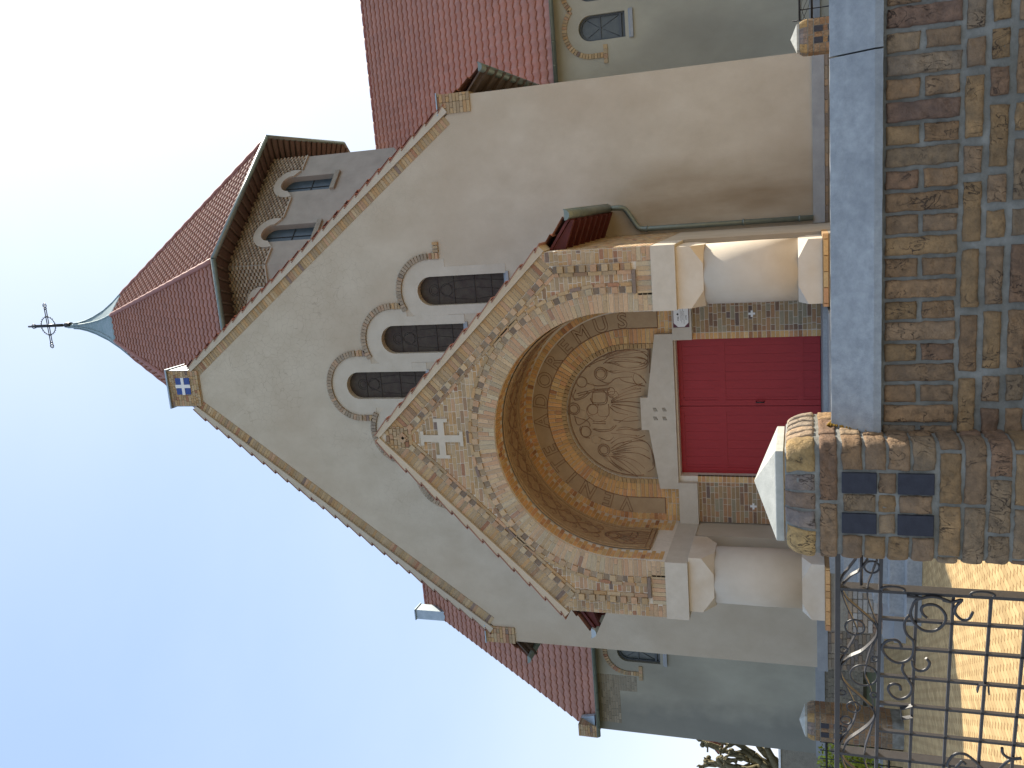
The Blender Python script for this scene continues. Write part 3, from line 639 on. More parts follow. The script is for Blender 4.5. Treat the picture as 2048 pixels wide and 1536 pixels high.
# ------------------------------------------------------------------ porch
px0, px1 = PX-PH, PX+PH
PS = 1.055; PAZ = 8.52; SHZ = 5.29                 # gable slope, apex and shoulder heights
top_z = lambda x: PAZ-.02 - PS*abs(x-PX)
hole = [(PX-AR, 3.2), (PX+AR, 3.2)] + arc(PX, SPR, AR, 0, 180, 40)
outer = [(px0, 3.2), (PX-AR-.003, 3.2)] + [(x, z) for x, z in reversed(arc(PX, SPR, AR+.003, 0, 180, 40))] + [(PX+AR+.003, 3.2), (px1, 3.2), (px1, SHZ), (PX, PAZ-.05), (px0, SHZ)]
outer2 = [(px0, 3.562), (PX-AR, 3.562)] + list(reversed(arc(PX, SPR, AR, 0, 180, 40))) + [(PX+AR, 3.562), (px1, 3.562), (px1, SHZ), (PX, PAZ-.05), (px0, SHZ)]
panel('porch_front_wall', M['mortar'], FP, outer2, depth=.4, parent=church)
bk = MB()
def ringx(z, r):
    if z < SPR: return r
    return math.sqrt(max(0, r*r-(z-SPR)**2)) if z-SPR < r else 0
def field(z):
    xo = min(2.63, (PAZ-.66-z)/PS); ri = ringx(z, 2.44)
    if xo < .05: return []
    if ri <= 0: return [(PX-xo, PX+xo)]
    if xo-ri < .05: return []
    return [(PX-xo, PX-ri), (PX+ri, PX+xo)]
def no_cross(z): return field(z)
courses(bk, FP, 3.86, 7.85, field, d1=.004, pal=PAL)
# outer jamb strips: running bond, then dentil course, then plain course
def strip(z): return [(px0, px0+.225), (px1-.225, px1)]
courses(bk, FP, 3.56, SHZ-.02, strip, d1=.008, pal=PAL, headers=.4)
for sgn in (-1, 1):
    e = PX+sgn*PH
    z = 3.86; k = 0
    while z < 5.05:
        x0, x1 = sorted((e-sgn*.232, e-sgn*.335)); bk.rect(FP, x0, x1, z+.004, z+(.068 if k % 2 else .10), -.01, .06 if k % 2 == 0 else .022, pick(PAL_DARK if k % 2 else PAL)); z += .072 if k % 2 else .105; k += 1
    z = 3.86
    while z < 5.06: x0, x1 = sorted((e-sgn*.34, e-sgn*.40)); bk.rect(FP, x0, x1, z+.004, min(z+.22, 5.07), -.01, .03, pick(PAL)); z += .228
    # soldier course on the impost
    x = 0
    while x < .98:
        x0, x1 = sorted((e-sgn*x, e-sgn*(x+.066)))
        if .22 < x < .68: bk.rect(FP, x0, x1, 3.565, 3.79, -.01, .010, pick(PAL_ROSE))
        x += .074
    z = 3.565
    for k in range(4):
        for a_, b_ in ((0, .11 if k % 2 else .215), (.70, .80 if k % 2 else .88), (.80 if k % 2 else .88, .98)):
            x0, x1 = sorted((e-sgn*a_, e-sgn*b_)); bk.rect(FP, x0+.004, x1-.004, z, z+.066, -.01, .010, pick(PAL_ROSE))
        z += .074
    x0, x1 = sorted((e-sgn*.34, e-sgn*.70)); bk.rect(FP, x0, x1, 3.80, 3.855, -.01, .05, (.22,.17,.14))
    rake(FP, PX, PAZ-.10, PS, PX+sgn*(PH-.06), PX, sgn, [(0, .225, 'header', .010), (.229, .335, 'dentil', .006), (.338, .395, 'stretch', .020)], bk)
courses(bk, FP, 7.80, 8.34, lambda z: [(PX-min(.2, (8.40-z)/PS), PX+min(.2, (8.40-z)/PS))] if z < 8.33 else [], d1=.024, L=.10)
bk.prism(FP, [(PX-.09, 8.0), (PX, 7.88), (PX+.09, 8.0), (PX, 8.12)], -.01, .027, (.42,.30,.18), back=False)
# arch ring: voussoirs, dentils, thin outer course; straight below the springing
def ring(r0, r1, pitch, kind, d):
    rm = (r0+r1)/2; n_ = round(math.pi*rm/pitch)
    for q in range(n_):
        an = math.pi*(q+.5)/n_; wd = math.pi*rm/n_
        if kind == 'vous':
            col = pick(PAL_ROSE)
            if random.random() < .55: parts = [(r0, r1, col)]
            else: s_ = r0+random.choice((.10, .20)); parts = [(r0, s_-.005, col), (s_+.004, r1, pick(PAL_ROSE))]
        elif kind == 'dent': parts = [(r0, r1, pick(PAL_DARK if q % 2 else PAL_ROSE))]
        else: parts = [(r0, r1, pick(PAL))]
        for a_, b_, c_ in parts:
            rr = (a_+b_)/2
            obrick(bk, FP, PX+rr*math.cos(an), SPR+rr*math.sin(an), b_-a_, wd*.88, an, -.01, d+(.03 if kind == 'dent' and q % 2 == 0 else 0), c_, taper=(b_-a_)/rm*.5)
    for sgn in (-1, 1):
        z = 3.86 if kind != 'vous' else 3.565+.30
        k = 0
        while z < SPR-.02:
            h = pitch if kind != 'vous' else .074
            c_ = pick(PAL_ROSE if kind == 'vous' else (PAL_DARK if (k % 2 and kind == 'dent') else PAL))
            x0, x1 = sorted((PX+sgn*r0, PX+sgn*r1)); bk.rect(FP, x0, x1, z+.004, min(z+h*.9, SPR), -.01, d+(.03 if kind == 'dent' and k % 2 == 0 else 0), c_); z += h; k += 1
ring(AR, 2.325, .074, 'vous', .010); ring(2.332, 2.43, .11, 'dent', .006); ring(2.435, 2.49, .20, 'plain', .020)
obj('porch_brickwork', bk, M['brick'], church)
mc = MB(); mt = MB()
for sgn in (-1, 1):
    mc = MB(); mt = MB(); coping(FP, PX, PAZ-.10, PS, PX+sgn*(PH+.02), PX, sgn, .12, .4, mc, mt)
    obj('porch_mortar_bed', mc, M['plaster'], church); obj('porch_verge_tiles', mt, M['tile'], church)
# stone cross potent over the arch
cx, cz = -3.795, 7.245
P = [(-.06,-.33),(-.125,-.33),(-.125,-.39),(.125,-.39),(.125,-.33),(.06,-.33),(.06,-.06),(.29,-.06),(.29,-.13),(.35,-.13),(.35,.13),(.29,.13),(.29,.06),(.06,.06),(.06,.33),(.125,.33),(.125,.39),(-.125,.39),(-.125,.33),(-.06,.33),(-.06,.06),(-.29,.06),(-.29,.13),(-.35,.13),(-.35,-.13),(-.29,-.13),(-.29,-.06),(-.06,-.06)]
mb = MB(); mb.prism(FP, [(cx+a, cz+b_) for a, b_ in P], -.01, .04); obj('stone_cross', mb, M['stone_white'], church)
# arch vault: bricks on the intrados, with a carved frieze in the middle
vb = MB(); v0, v1 = PY+.0, DY
def vault(mbk, y0, y1, r, d, col=None, N=64, stilt=3.56):
    pts = [(PX+r, stilt)] + arc(PX, SPR, r, 0, 180, N) + [(PX-r, stilt)]
    for (xa, za), (xb, zb) in zip(pts, pts[1:]):
        mbk.face(list(range(mbk.pts([(xa, y0, za), (xb, y0, zb), (xb, y1, zb), (xa, y1, za)]), len(mbk.v)))[::-1], col or (1,1,1), True)
    return pts
vm_ = MB(); vault(vm_, v0, v1, AR-.001, 0); obj('porch_vault', vm_, M['mortar'], church)
def vbricks(y0, y1, rows):
    n_ = 88; stilt_n = int((SPR-3.56)/.073); dy = (y1-y0)/rows
    for k in range(-stilt_n, n_+stilt_n):
        for q in range(rows):
            off = (dy/2 if k % 2 else 0); a_, b_ = y0+q*dy-off, y0+(q+1)*dy-off
            a_, b_ = max(a_, y0)+.004, min(b_, y1)-.004
            if b_-a_ < .02: continue
            r = AR-.006
            def pt(s, rr):
                if s < 0: return (PX+rr, SPR+s*.073)
                if s > n_: return (PX-rr, SPR-(s-n_)*.073)
                an = math.pi*s/n_; return (PX+rr*math.cos(an), SPR+rr*math.sin(an))
            s0, s1 = k+.06, k+.94
            A, B, C, D = pt(s0, r), pt(s1, r), pt(s0, AR+.01), pt(s1, AR+.01); col = pick(PAL_ORANGE)
            i = vb.pts([(A[0],a_,A[1]), (A[0],b_,A[1]), (B[0],b_,B[1]), (B[0],a_,B[1]), (C[0],a_,C[1]), (C[0],b_,C[1]), (D[0],b_,D[1]), (D[0],a_,D[1])])
            for f in ((0,1,2,3), (4,5,1,0), (5,6,2,1), (6,7,3,2), (7,4,0,3)): vb.face([i+e for e in f], col)
vbricks(PY+.045, 13.58, 2); obj('vault_brickwork', vb, M['brick'], church)
vb = MB(); vbricks(14.52, DY-.03, 2); obj('vault_brickwork', vb, M['brick'], church)
fz = MB(); pts = [(PX+AR-.03, 3.86)] + arc(PX, SPR, AR-.03, 0, 180, 90) + [(PX-AR+.03, 3.86)]
for (xa, za), (xb, zb) in zip(pts, pts[1:]):
    i = fz.pts([(xa, 13.60, za), (xb, 13.60, zb), (xb, 14.50, zb), (xa, 14.50, za)]); fz.face((i+3, i+2, i+1, i), sm=True)
for y in (13.60, 13.70, 14.40, 14.50): fz.tube([(x, y, z) for x, z in pts], .014, 5)
frz = obj('carved_frieze', fz, M['frieze'], church)
# scrolling vine and the two robed figures cut in the frieze
vn = MB()
def onv(s, y):   # s = metres along the intrados from the left foot upwards
    st = SPR-3.86; r = AR-.035
    if s < st: return (PX-r, y, 3.86+s)
    an = math.pi-(s-st)/r
    if an < 0: return (PX+r, y, SPR+an*r)
    return (PX+r*math.cos(an), y, SPR+r*math.sin(an))
tot = 2*(SPR-3.86)+math.pi*(AR-.035)
for sg in (-1, 1):
    vn.tube([onv(.95+q*.04, 14.05+sg*.17*math.sin(q*.04*math.pi/.42)) for q in range(int((tot-1.9)/.04))], .010, 4)
s = 1.0
while s < tot-1.0:
    for sg in (-1, 1): vn.tube([onv(s+.07*math.cos(a), 14.05+sg*.17+.07*math.sin(a)) for a in [q*.7 for q in range(8)]], .008, 4)
    s += .21
for s0, dr in ((0, 1), (tot, -1)):
    fig = [[(.12,-.25),(.5,-.28),(.75,-.16),(.86,0),(.75,.16),(.5,.28),(.12,.25)], [(.12,-.18),(.45,-.17),(.62,-.06)], [(.12,-.10),(.42,-.10),(.6,-.03)], [(.12,-.02),(.55,0)], [(.12,.08),(.42,.08),(.6,.03)], [(.12,.17),(.45,.16),(.62,.06)], [(.5,-.26),(.38,-.12),(.30,.1),(.34,.24)], [(.30,-.22),(.44,0),(.42,.2)], [(.02,-.42),(.02,.42)], [(.10,-.42),(.10,.42)], [(.02,0),(.10,0)]]
    for l_ in fig: vn.tube([onv(s0+dr*a, 14.05+b_) for a, b_ in l_], .009, 4)
    vn.tube([onv(s0+dr*(.72+.09*math.cos(a)), 14.05+.09*math.sin(a)) for a in [q*.5 for q in range(13)]], .009, 4)
    vn.tube([onv(s0+dr*(.72+.14*math.cos(a)), 14.05+.14*math.sin(a)) for a in [q*.5 for q in range(13)]], .009, 4)
obj('frieze_carving', vn, M['incised'], frz)

# door wall with letters, tympanum, lintel
dh = [(PX-1.21+.02, 1.1), (PX+1.26, 1.1), (PX+1.26, 3.5), (PX-1.19, 3.5)]
DX0, DX1 = -4.97, -2.51
wall = [(PX-AR+.001, 1.05), (DX0, 1.05), (DX0, 3.50), (DX1, 3.50), (DX1, 1.05), (PX+AR-.001, 1.05)] + arc(PX, SPR, AR-.001, 0, 180, 40)
panel('door_wall', M['mortar'], FD, wall, [[(-3.84-1.19, 3.86), (-3.84+1.19, 3.86)] + arc(-3.84, 4.33, 1.19, 0, 180, 40)], depth=.32, parent=church)
db = MB(); CZ = 4.33; CX2 = -3.84
def door_side(z): return [(PX-AR, DX0-.11), (DX1+.11, PX+AR)]
for q_ in (0, 1):
    db = MB(); courses(db, FD, 1.12, 3.19, lambda z: [door_side(z)[q_]], d1=.008, pal=[((.36,.25,.14),5), ((.38,.22,.12),3), ((.24,.15,.10),2), ((.30,.26,.18),2), ((.17,.12,.10),.7)], headers=.5)
    x0, x1 = ((DX0-.105, DX0), (DX1, DX1+.105))[q_]
    z = 1.12
    while z < 3.16: db.rect(FD, x0, x1, z+.004, z+.066, -.08, .004, pick(PAL_ORANGE)); z += .072
    obj('door_jamb_brickwork', db, M['brick'], church)
db = MB()
def lower(z):
    o = []
    for s in (-1, 1): o.append(tuple(sorted((PX+s*AR, CX2+s*(1.855)))))
    return o
courses(db, FD, 3.53, CZ, lower, d1=.008, pal=PAL_ORANGE, headers=.6)
courses(db, FD, 3.53, 3.79, lambda z: [(PX-AR, -5.19), (-2.39, PX+AR)], d1=.008, pal=PAL_ORANGE, headers=.5)
def dring(cx, r0, r1, pitch, d, pal, split=0, cz=CZ, stilt=3.79):
    rm = (r0+r1)/2; n_ = round(math.pi*rm/pitch)
    for q in range(n_):
        an = math.pi*(q+.5)/n_; parts = [(r0, r1)] if random.random() > split else [(r0, (r0+r1)/2-.004), ((r0+r1)/2+.004, r1)]
        for a_, b_ in parts: obrick(db, FD, cx+(a_+b_)/2*math.cos(an), cz+(a_+b_)/2*math.sin(an), b_-a_, math.pi*rm/n_*.88, an, -.01, d, pick(pal), taper=(b_-a_)/rm*.5)
    for sgn in (-1, 1):
        z = stilt
        while z < cz-.02: x0, x1 = sorted((cx+sgn*r0, cx+sgn*r1)); db.rect(FD, x0, x1, z+.004, min(z+.066, cz), -.01, d, pick(pal)); z += .073
dring(CX2+.01, 1.86, 1.97, .074, .012, PAL_ORANGE)
dring(CX2, 1.285, 1.545, .074, .014, PAL_ORANGE, .45); dring(CX2, 1.195, 1.28, .073, .035, [((.44,.30,.15),4), ((.40,.26,.13),2)])
obj('door_wall_brickwork', db, M['brick'], church)
# letter band
lb = MB(); o = arc(CX2, CZ, 1.845, 0, 180, 48); i_ = arc(CX2, CZ, 1.555, 0, 180, 48)
for q in range(48): lb.prism(FD, [o[q], o[q+1], i_[q+1], i_[q]], -.01, .006, back=False)
for s in (-1, 1): x0, x1 = sorted((CX2+s*1.555, CX2+s*1.845)); lb.rect(FD, x0, x1, 3.79, CZ, -.01, .006)
band = obj('inscription_band', lb, M['terracotta'], church)
eb = MB()
for rr in (1.55,): eb.tube([FD(x, z, .01) for x, z in [(CX2+rr, 3.79)]+arc(CX2, CZ, rr, 0, 180, 60)+[(CX2-rr, 3.79)]], .009, 5)
for s in (-1, 1): eb.tube([FD(CX2+s*1.55, 3.79, .01), FD(CX2+s*1.85, 3.79, .01)], .009, 5)
obj('band_edge', eb, M['incised'], band)
ANG = {'VENITE': (174.2, 162.5, 148.3, 135.6, 124.2, 114.0), 'ADOREMUS': (94.5, 81.5, 67.5, 54.5, 42.3, 29.5, 15.8, 2.6)}
for word, angs in ANG.items():
    for ch, an in zip(word, angs):
        cu = bpy.data.curves.new('letter', 'FONT'); cu.body = ch; cu.size = .375; cu.offset = .006; cu.align_x = 'CENTER'; cu.fill_mode = 'NONE'; cu.bevel_depth = .0055; cu.bevel_resolution = 1; cu.resolution_u = 4
        to = bpy.data.objects.new('letter', cu); COL.objects.link(to)
        bpy.context.view_layer.update(); dg = bpy.context.evaluated_depsgraph_get()
        me = bpy.data.meshes.new_from_object(to.evaluated_get(dg)); bpy.data.objects.remove(to)
        a = R(an); rr = 1.568; rot = Matrix.Rotation(R(90), 4, 'X'); turn = Matrix.Rotation(-(a-math.pi/2), 4, 'Y')
        me.transform(Matrix.Translation(FD(CX2+rr*math.cos(a), CZ+rr*math.sin(a), .010)) @ turn @ rot)
        me.materials.clear(); me.materials.append(M['incised'])
        link(bpy.data.objects.new('letter', me), band)
# tympanum relief
ty = MB(); ty.prism(FD, [(CX2-1.2, 3.80), (CX2+1.2, 3.80)] + arc(CX2, CZ, 1.2, 0, 180, 40), -.10, -.07)
tym = obj('tympanum', ty, M['terracotta'], church)
TYMP_LINES=[[(-2.804, 4.796), (-2.666, 4.599), (-2.58, 4.291), (-2.599, 4.038)], [(-2.805, 4.749), (-2.716, 4.508), (-2.641, 4.178), (-2.681, 3.996)], [(-2.84, 4.774), (-2.75, 4.557), (-2.686, 4.273), (-2.727, 4.021)], [(-2.829, 4.703), (-2.765, 4.417), (-2.725, 4.113), (-2.821, 3.991)], [(-2.804, 4.796), (-2.712, 4.649), (-2.601, 4.408), (-2.547, 4.22), (-2.564, 4.036), (-2.681, 3.973), (-2.891, 3.983), (-3.007, 4.058), (-3.05, 4.292)], [(-2.922, 4.803), (-2.83, 4.656), (-2.813, 4.373), (-2.842, 4.096), (-2.914, 4.007), (-2.982, 4.126), (-3.001, 4.383), (-2.926, 4.614), (-2.899, 4.778)], [(-2.9, 4.707), (-2.881, 4.47), (-2.91, 4.192), (-2.936, 4.054)], [(-3.018, 4.785), (-3.092, 4.623), (-3.071, 4.433), (-3.098, 4.248), (-3.194, 4.113), (-3.29, 4.048)], [(-3.098, 4.248), (-3.192, 4.276), (-3.312, 4.212), (-3.337, 4.074)], [(-2.548, 3.94), (-2.798, 3.956), (-3.102, 3.982)], [(-3.619, 4.7), (-3.5, 4.456), (-3.431, 4.148)], [(-3.631, 4.701), (-3.56, 4.412), (-3.526, 4.153)], [(-3.643, 4.702), (-3.62, 4.416), (-3.646, 4.147)], [(-3.667, 4.691), (-3.693, 4.419), (-3.746, 4.152)], [(-3.692, 4.704), (-3.765, 4.494), (-3.833, 4.238)], [(-3.716, 4.73), (-3.813, 4.616), (-3.862, 4.405)], [(-3.607, 4.7), (-3.499, 4.551), (-3.405, 4.334), (-3.384, 4.146)], [(-3.396, 5.339), (-3.518, 5.396), (-3.591, 5.351), (-3.531, 5.177), (-3.423, 5.025), (-3.402, 4.712)], [(-3.469, 5.319), (-3.399, 5.023), (-3.378, 4.71)], [(-3.506, 5.297), (-3.447, 5.075), (-3.4, 4.927)], [(-3.664, 5.504), (-3.763, 5.523), (-3.861, 5.505)], [(-4.083, 5.261), (-4.183, 5.292), (-4.282, 5.249), (-4.305, 5.128)], [(-4.132, 5.068), (-4.18, 4.925), (-4.155, 4.731), (-4.056, 4.629)], [(-3.886, 5.15), (-3.984, 5.011), (-3.959, 4.84), (-3.861, 4.762)], [(-3.886, 5.395), (-4.059, 5.333), (-3.91, 5.103)], [(-3.911, 5.372), (-3.984, 5.157), (-4.083, 5.114)], [(-4.549, 4.753), (-4.423, 4.506), (-4.347, 4.264), (-4.394, 4.078), (-4.588, 3.993), (-4.833, 3.98), (-4.934, 4.103)], [(-4.598, 4.707), (-4.57, 4.442), (-4.591, 4.229), (-4.687, 4.044)], [(-4.574, 4.73), (-4.496, 4.462), (-4.469, 4.223), (-4.54, 4.061)], [(-4.649, 4.759), (-4.719, 4.521), (-4.84, 4.336), (-4.961, 4.223)], [(-4.637, 4.782), (-4.745, 4.595), (-4.891, 4.411), (-5.012, 4.297)], [(-4.624, 4.806), (-4.821, 4.672), (-4.965, 4.414), (-5.06, 4.228)], [(-4.638, 4.879), (-4.773, 4.766), (-4.919, 4.58)], [(-4.651, 4.904), (-4.646, 4.614), (-4.716, 4.33), (-4.861, 4.147)], [(-4.401, 4.745), (-4.301, 4.595), (-4.275, 4.426), (-4.298, 4.261), (-4.248, 4.118)], [(-4.154, 4.635), (-4.129, 4.442), (-4.152, 4.254), (-4.103, 4.134)], [(-4.007, 4.579), (-3.91, 4.407), (-3.886, 4.217)], [(-4.5, 4.75), (-4.399, 4.6), (-4.348, 4.359)], [(-3.427, 4.594), (-3.523, 4.552), (-3.547, 4.696), (-3.45, 4.738), (-3.427, 4.594)], [(-3.447, 5.026), (-3.654, 5.039), (-3.655, 4.798), (-3.454, 4.786), (-3.447, 5.026)], [(-3.666, 4.943), (-3.874, 4.943), (-3.874, 4.763), (-3.667, 4.751)], [(-3.666, 5.088), (-3.739, 5.153), (-3.861, 5.149), (-3.886, 5.053)], [(-3.207, 4.915), (-3.282, 4.729), (-3.188, 4.581), (-3.168, 4.298)], [(-3.277, 5.112), (-3.328, 4.923), (-3.306, 4.73)], [(-3.165, 4.533), (-3.237, 4.466), (-3.287, 4.281), (-3.337, 4.097)], [(-4.279, 4.98), (-4.352, 4.79), (-4.277, 4.689)], [(-3.984, 5.059), (-3.996, 4.818)], [(-4.021, 5.061), (-4.033, 4.82)], [(-3.081, 5.318), (-2.986, 5.215), (-2.966, 5.045)], [(-2.942, 5.043), (-2.873, 4.895), (-2.84, 4.774)], [(-3.404, 4.498), (-3.335, 4.283), (-3.289, 4.118)], [(-3.959, 4.672), (-3.983, 4.411), (-3.958, 4.197)], [(-4.204, 4.733), (-4.227, 4.495), (-4.249, 4.259)]]
TYMP_RINGS=[(-3.1, 4.861, 0.115), (-3.1, 4.861, 0.083), (-3.252, 5.22, 0.096), (-3.751, 5.399, 0.11), (-3.758, 5.399, 0.078), (-4.182, 5.206, 0.101), (-4.526, 4.885, 0.11), (-4.526, 4.885, 0.078), (-3.764, 5.046, 0.096), (-3.426, 4.689, 0.069)]
GATE_RIBBONS=[[(0.154, 1.273), (0.191, 1.257), (0.224, 1.226), (0.257, 1.193), (0.293, 1.159), (0.323, 1.139), (0.348, 1.135), (0.378, 1.141), (0.416, 1.163), (0.456, 1.196), (0.483, 1.235), (0.511, 1.258), (0.537, 1.274), (0.575, 1.276), (0.611, 1.268), (0.653, 1.239), (0.69, 1.202), (0.727, 1.168), (0.758, 1.145), (0.784, 1.137), (0.816, 1.146), (0.85, 1.166), (0.89, 1.2), (0.927, 1.234), (0.962, 1.254), (1.004, 1.264)], [(0.158, 1.277), (0.213, 1.262), (0.272, 1.24), (0.317, 1.223), (0.345, 1.215), (0.367, 1.219), (0.394, 1.228), (0.44, 1.247), (0.482, 1.264), (0.514, 1.277), (0.557, 1.281), (0.583, 1.279), (0.622, 1.265), (0.676, 1.242), (0.727, 1.224), (0.764, 1.213), (0.795, 1.215), (0.827, 1.221), (0.876, 1.24), (0.919, 1.26), (0.953, 1.275), (0.998, 1.281)], [(0.143, 1.178), (0.178, 1.176), (0.219, 1.166), (0.274, 1.149), (0.316, 1.137), (0.344, 1.133), (0.381, 1.138), (0.422, 1.152), (0.464, 1.165), (0.502, 1.173), (0.526, 1.176), (0.564, 1.181), (0.589, 1.178), (0.618, 1.166), (0.661, 1.155), (0.709, 1.148), (0.762, 1.142), (0.796, 1.138), (0.855, 1.149), (0.912, 1.162), (0.965, 1.173), (1.018, 1.178)], [(-0.003, 1.22), (0.048, 1.25), (0.084, 1.271), (0.116, 1.28)], [(-0.001, 1.177), (0.052, 1.206), (0.082, 1.241), (0.115, 1.263), (0.126, 1.271)], [(0.001, 1.142), (0.035, 1.152), (0.073, 1.163), (0.108, 1.173), (0.14, 1.177)]]
GATE_RINGS=[(0.333, 1.223, 0.038), (0.453, 1.267, 0.016), (0.486, 1.142, 0.012), (0.034, 1.162, 0.028), (0.577, 1.185, 0.054), (0.681, 1.27, 0.013), (0.752, 1.224, 0.027), (0.677, 1.144, 0.013), (0.829, 1.254, 0.022), (0.882, 1.268, 0.015)]
GATE_SCROLLS=[[(0.25, 0.953), (0.237, 0.966), (0.214, 0.974), (0.196, 0.968), (0.187, 0.947), (0.189, 0.921), (0.211, 0.896), (0.244, 0.883), (0.279, 0.891), (0.308, 0.916), (0.316, 0.948), (0.305, 0.977), (0.275, 1.002), (0.234, 1.014), (0.196, 1.007), (0.171, 0.995), (0.159, 0.974), (0.149, 0.94), (0.153, 0.906), (0.168, 0.871), (0.161, 0.9), (0.168, 0.864), (0.155, 0.829), (0.187, 0.848), (0.221, 0.85), (0.25, 0.824), (0.241, 0.799), (0.209, 0.788)], [(0.245, 1.019), (0.267, 1.031), (0.3, 1.035), (0.334, 1.027), (0.354, 1.013), (0.371, 0.999), (0.41, 0.997), (0.443, 1.0), (0.47, 1.018), (0.485, 1.048), (0.477, 1.078), (0.45, 1.104), (0.415, 1.116), (0.385, 1.103), (0.371, 1.075), (0.38, 1.053), (0.404, 1.043)], [(0.489, 1.032), (0.514, 1.037), (0.542, 1.028), (0.577, 1.008), (0.605, 0.997), (0.638, 1.001), (0.663, 1.019), (0.674, 1.046), (0.662, 1.071), (0.631, 1.088), (0.606, 1.083), (0.596, 1.064), (0.603, 1.045), (0.625, 1.04)], [(0.467, 1.0), (0.503, 0.994), (0.518, 0.971), (0.505, 0.945), (0.474, 0.934), (0.451, 0.949)], [(0.987, 0.776), (0.973, 0.79), (0.991, 0.8), (1.017, 0.815)], [(1.02, 0.837), (0.99, 0.844), (0.939, 0.819), (0.933, 0.781), (0.959, 0.747), (1.004, 0.707)], [(0.877, 0.644), (0.91, 0.637), (0.929, 0.609), (0.922, 0.568)], [(0.994, 0.648), (0.941, 0.614), (0.922, 0.568)], [(0.158, 0.972), (0.155, 0.998), (0.153, 1.03)]]
ln = MB(); FR = front(DY+.07)
def smooth(P, n_=5, closed=False):
    out = []
    for k in range(len(P)-1):
        p0 = P[max(k-1, 0)]; p1 = P[k]; p2 = P[k+1]; p3 = P[min(k+2, len(P)-1)]
        for q in range(n_):
            t = q/n_
            out.append(tuple(.5*((2*b)+(-a+c)*t+(2*a-5*b+4*c-d)*t*t+(-a+3*b-3*c+d)*t**3) for a, b, c, d in zip(p0, p1, p2, p3)))
    return out + [tuple(P[-1])]
for P in TYMP_LINES: ln.tube([FR(x, z, .012) for x, z in smooth(P)], .0062, 5)
for x, z, r in TYMP_RINGS: ln.tube([FR(a, b_, .014) for a, b_ in arc(x, z, r, 0, 345, 20)], .0065, 5, closed=True)
for P in TYMP_LINES[:40]:
    if len(P) > 3:
        Q = smooth(P); m_ = len(Q)//6; ln.tube([FR(x+.028+.01*math.sin(k*.5), z+.022, .012) for k, (x, z) in enumerate(Q[m_:-m_])], .0045, 4)
ln.tube([FR(x, z, .01) for x, z in arc(CX2, CZ, 1.16, -8, 188, 50)], .009, 5)
obj('relief_lines', ln, M['incised'], tym)
# low relief bodies behind the lines
rb = MB()
def bump_blob(x, z, w_, h, ang=0, d=.03):
    N = 14; rings = []
    for k, (f, dd) in enumerate(((1, 0), (.86, .6), (.6, .9), (0.25, 1))):
        rings.append(rb.pts([FR(x+(w_*f*math.cos(t)*math.cos(ang)-h*f*math.sin(t)*math.sin(ang)), z+(w_*f*math.cos(t)*math.sin(ang)+h*f*math.sin(t)*math.cos(ang)), d*dd) for t in [2*math.pi*q/N for q in range(N)]]))
    for a, b_ in zip(rings, rings[1:]):
        for q in range(N): rb.face((a+q, a+(q+1) % N, b_+(q+1) % N, b_+q), sm=True)
    rb.face([rings[-1]+q for q in range(N)], sm=True)
for a in ((-3.86,5.27,.10,.12,0),(-3.86,4.95,.20,.28,0),(-3.35,5.08,.09,.10,.3),(-3.14,4.86,.10,.11,0),(-3.05,4.35,.28,.34,.4),(-2.76,4.36,.12,.42,.2),(-3.45,4.45,.17,.38,0),(-4.33,5.02,.09,.10,0),(-4.25,4.55,.17,.40,0),(-4.66,4.79,.10,.11,0),(-4.80,4.32,.22,.40,-.35),(-4.50,4.2,.16,.30,0),(-3.86,4.40,.18,.32,0)): bump_blob(*a, d=.016)
obj('relief_figures', rb, M['terracotta'], tym)
# lintel and corbels
mb = MB(); P = [(-5.19, 3.53), (-2.39, 3.53), (-2.39, 3.84), (-3.51, 4.01), (-3.51, 4.14), (-4.10, 4.14), (-4.10, 4.01), (-5.19, 3.86)]
mb.prism(FD, P, -.20, .10); li = obj('door_lintel', mb, M['stone_white'], church)
mb = MB()
for a, b_ in ((-.09, .05), (.07, .05), (-.09, -.11), (.07, -.11)):
    for q in range(3): mb.tube([FD(-3.80+a-.03, 3.83+b_-.03+q*.025, .101), FD(-3.80+a+.035, 3.83+b_+.0+q*.02, .101)], .007, 4)
obj('lintel_carving', mb, M['rubble'], li)
for s, x0, x1 in ((-1, PX-AR-.04, -5.07), (1, -2.50, PX+AR+.04)):
    mb = MB(); mb.rect(FD, x0, x1, 3.20, 3.53, -.1, .115); obj('door_corbel', mb, M['stone_white'], church)
# imposts running from the front back to the door wall
for s in (-1, 1):
    e = PX+s*(PH+.0); i0 = PX+s*(AR+.0)
    mb = MB(); x0, x1 = sorted((e, i0)); mb.box((x0, PY-.05, 3.20), (x1, PY+1.0, 3.56)); x0, x1 = sorted((i0, i0+s*.35)); mb.box((x0, PY+1.002, 3.20), (x1, DY+.05, 3.56))
    obj('stone_impost', mb, M['stone_white'], church)
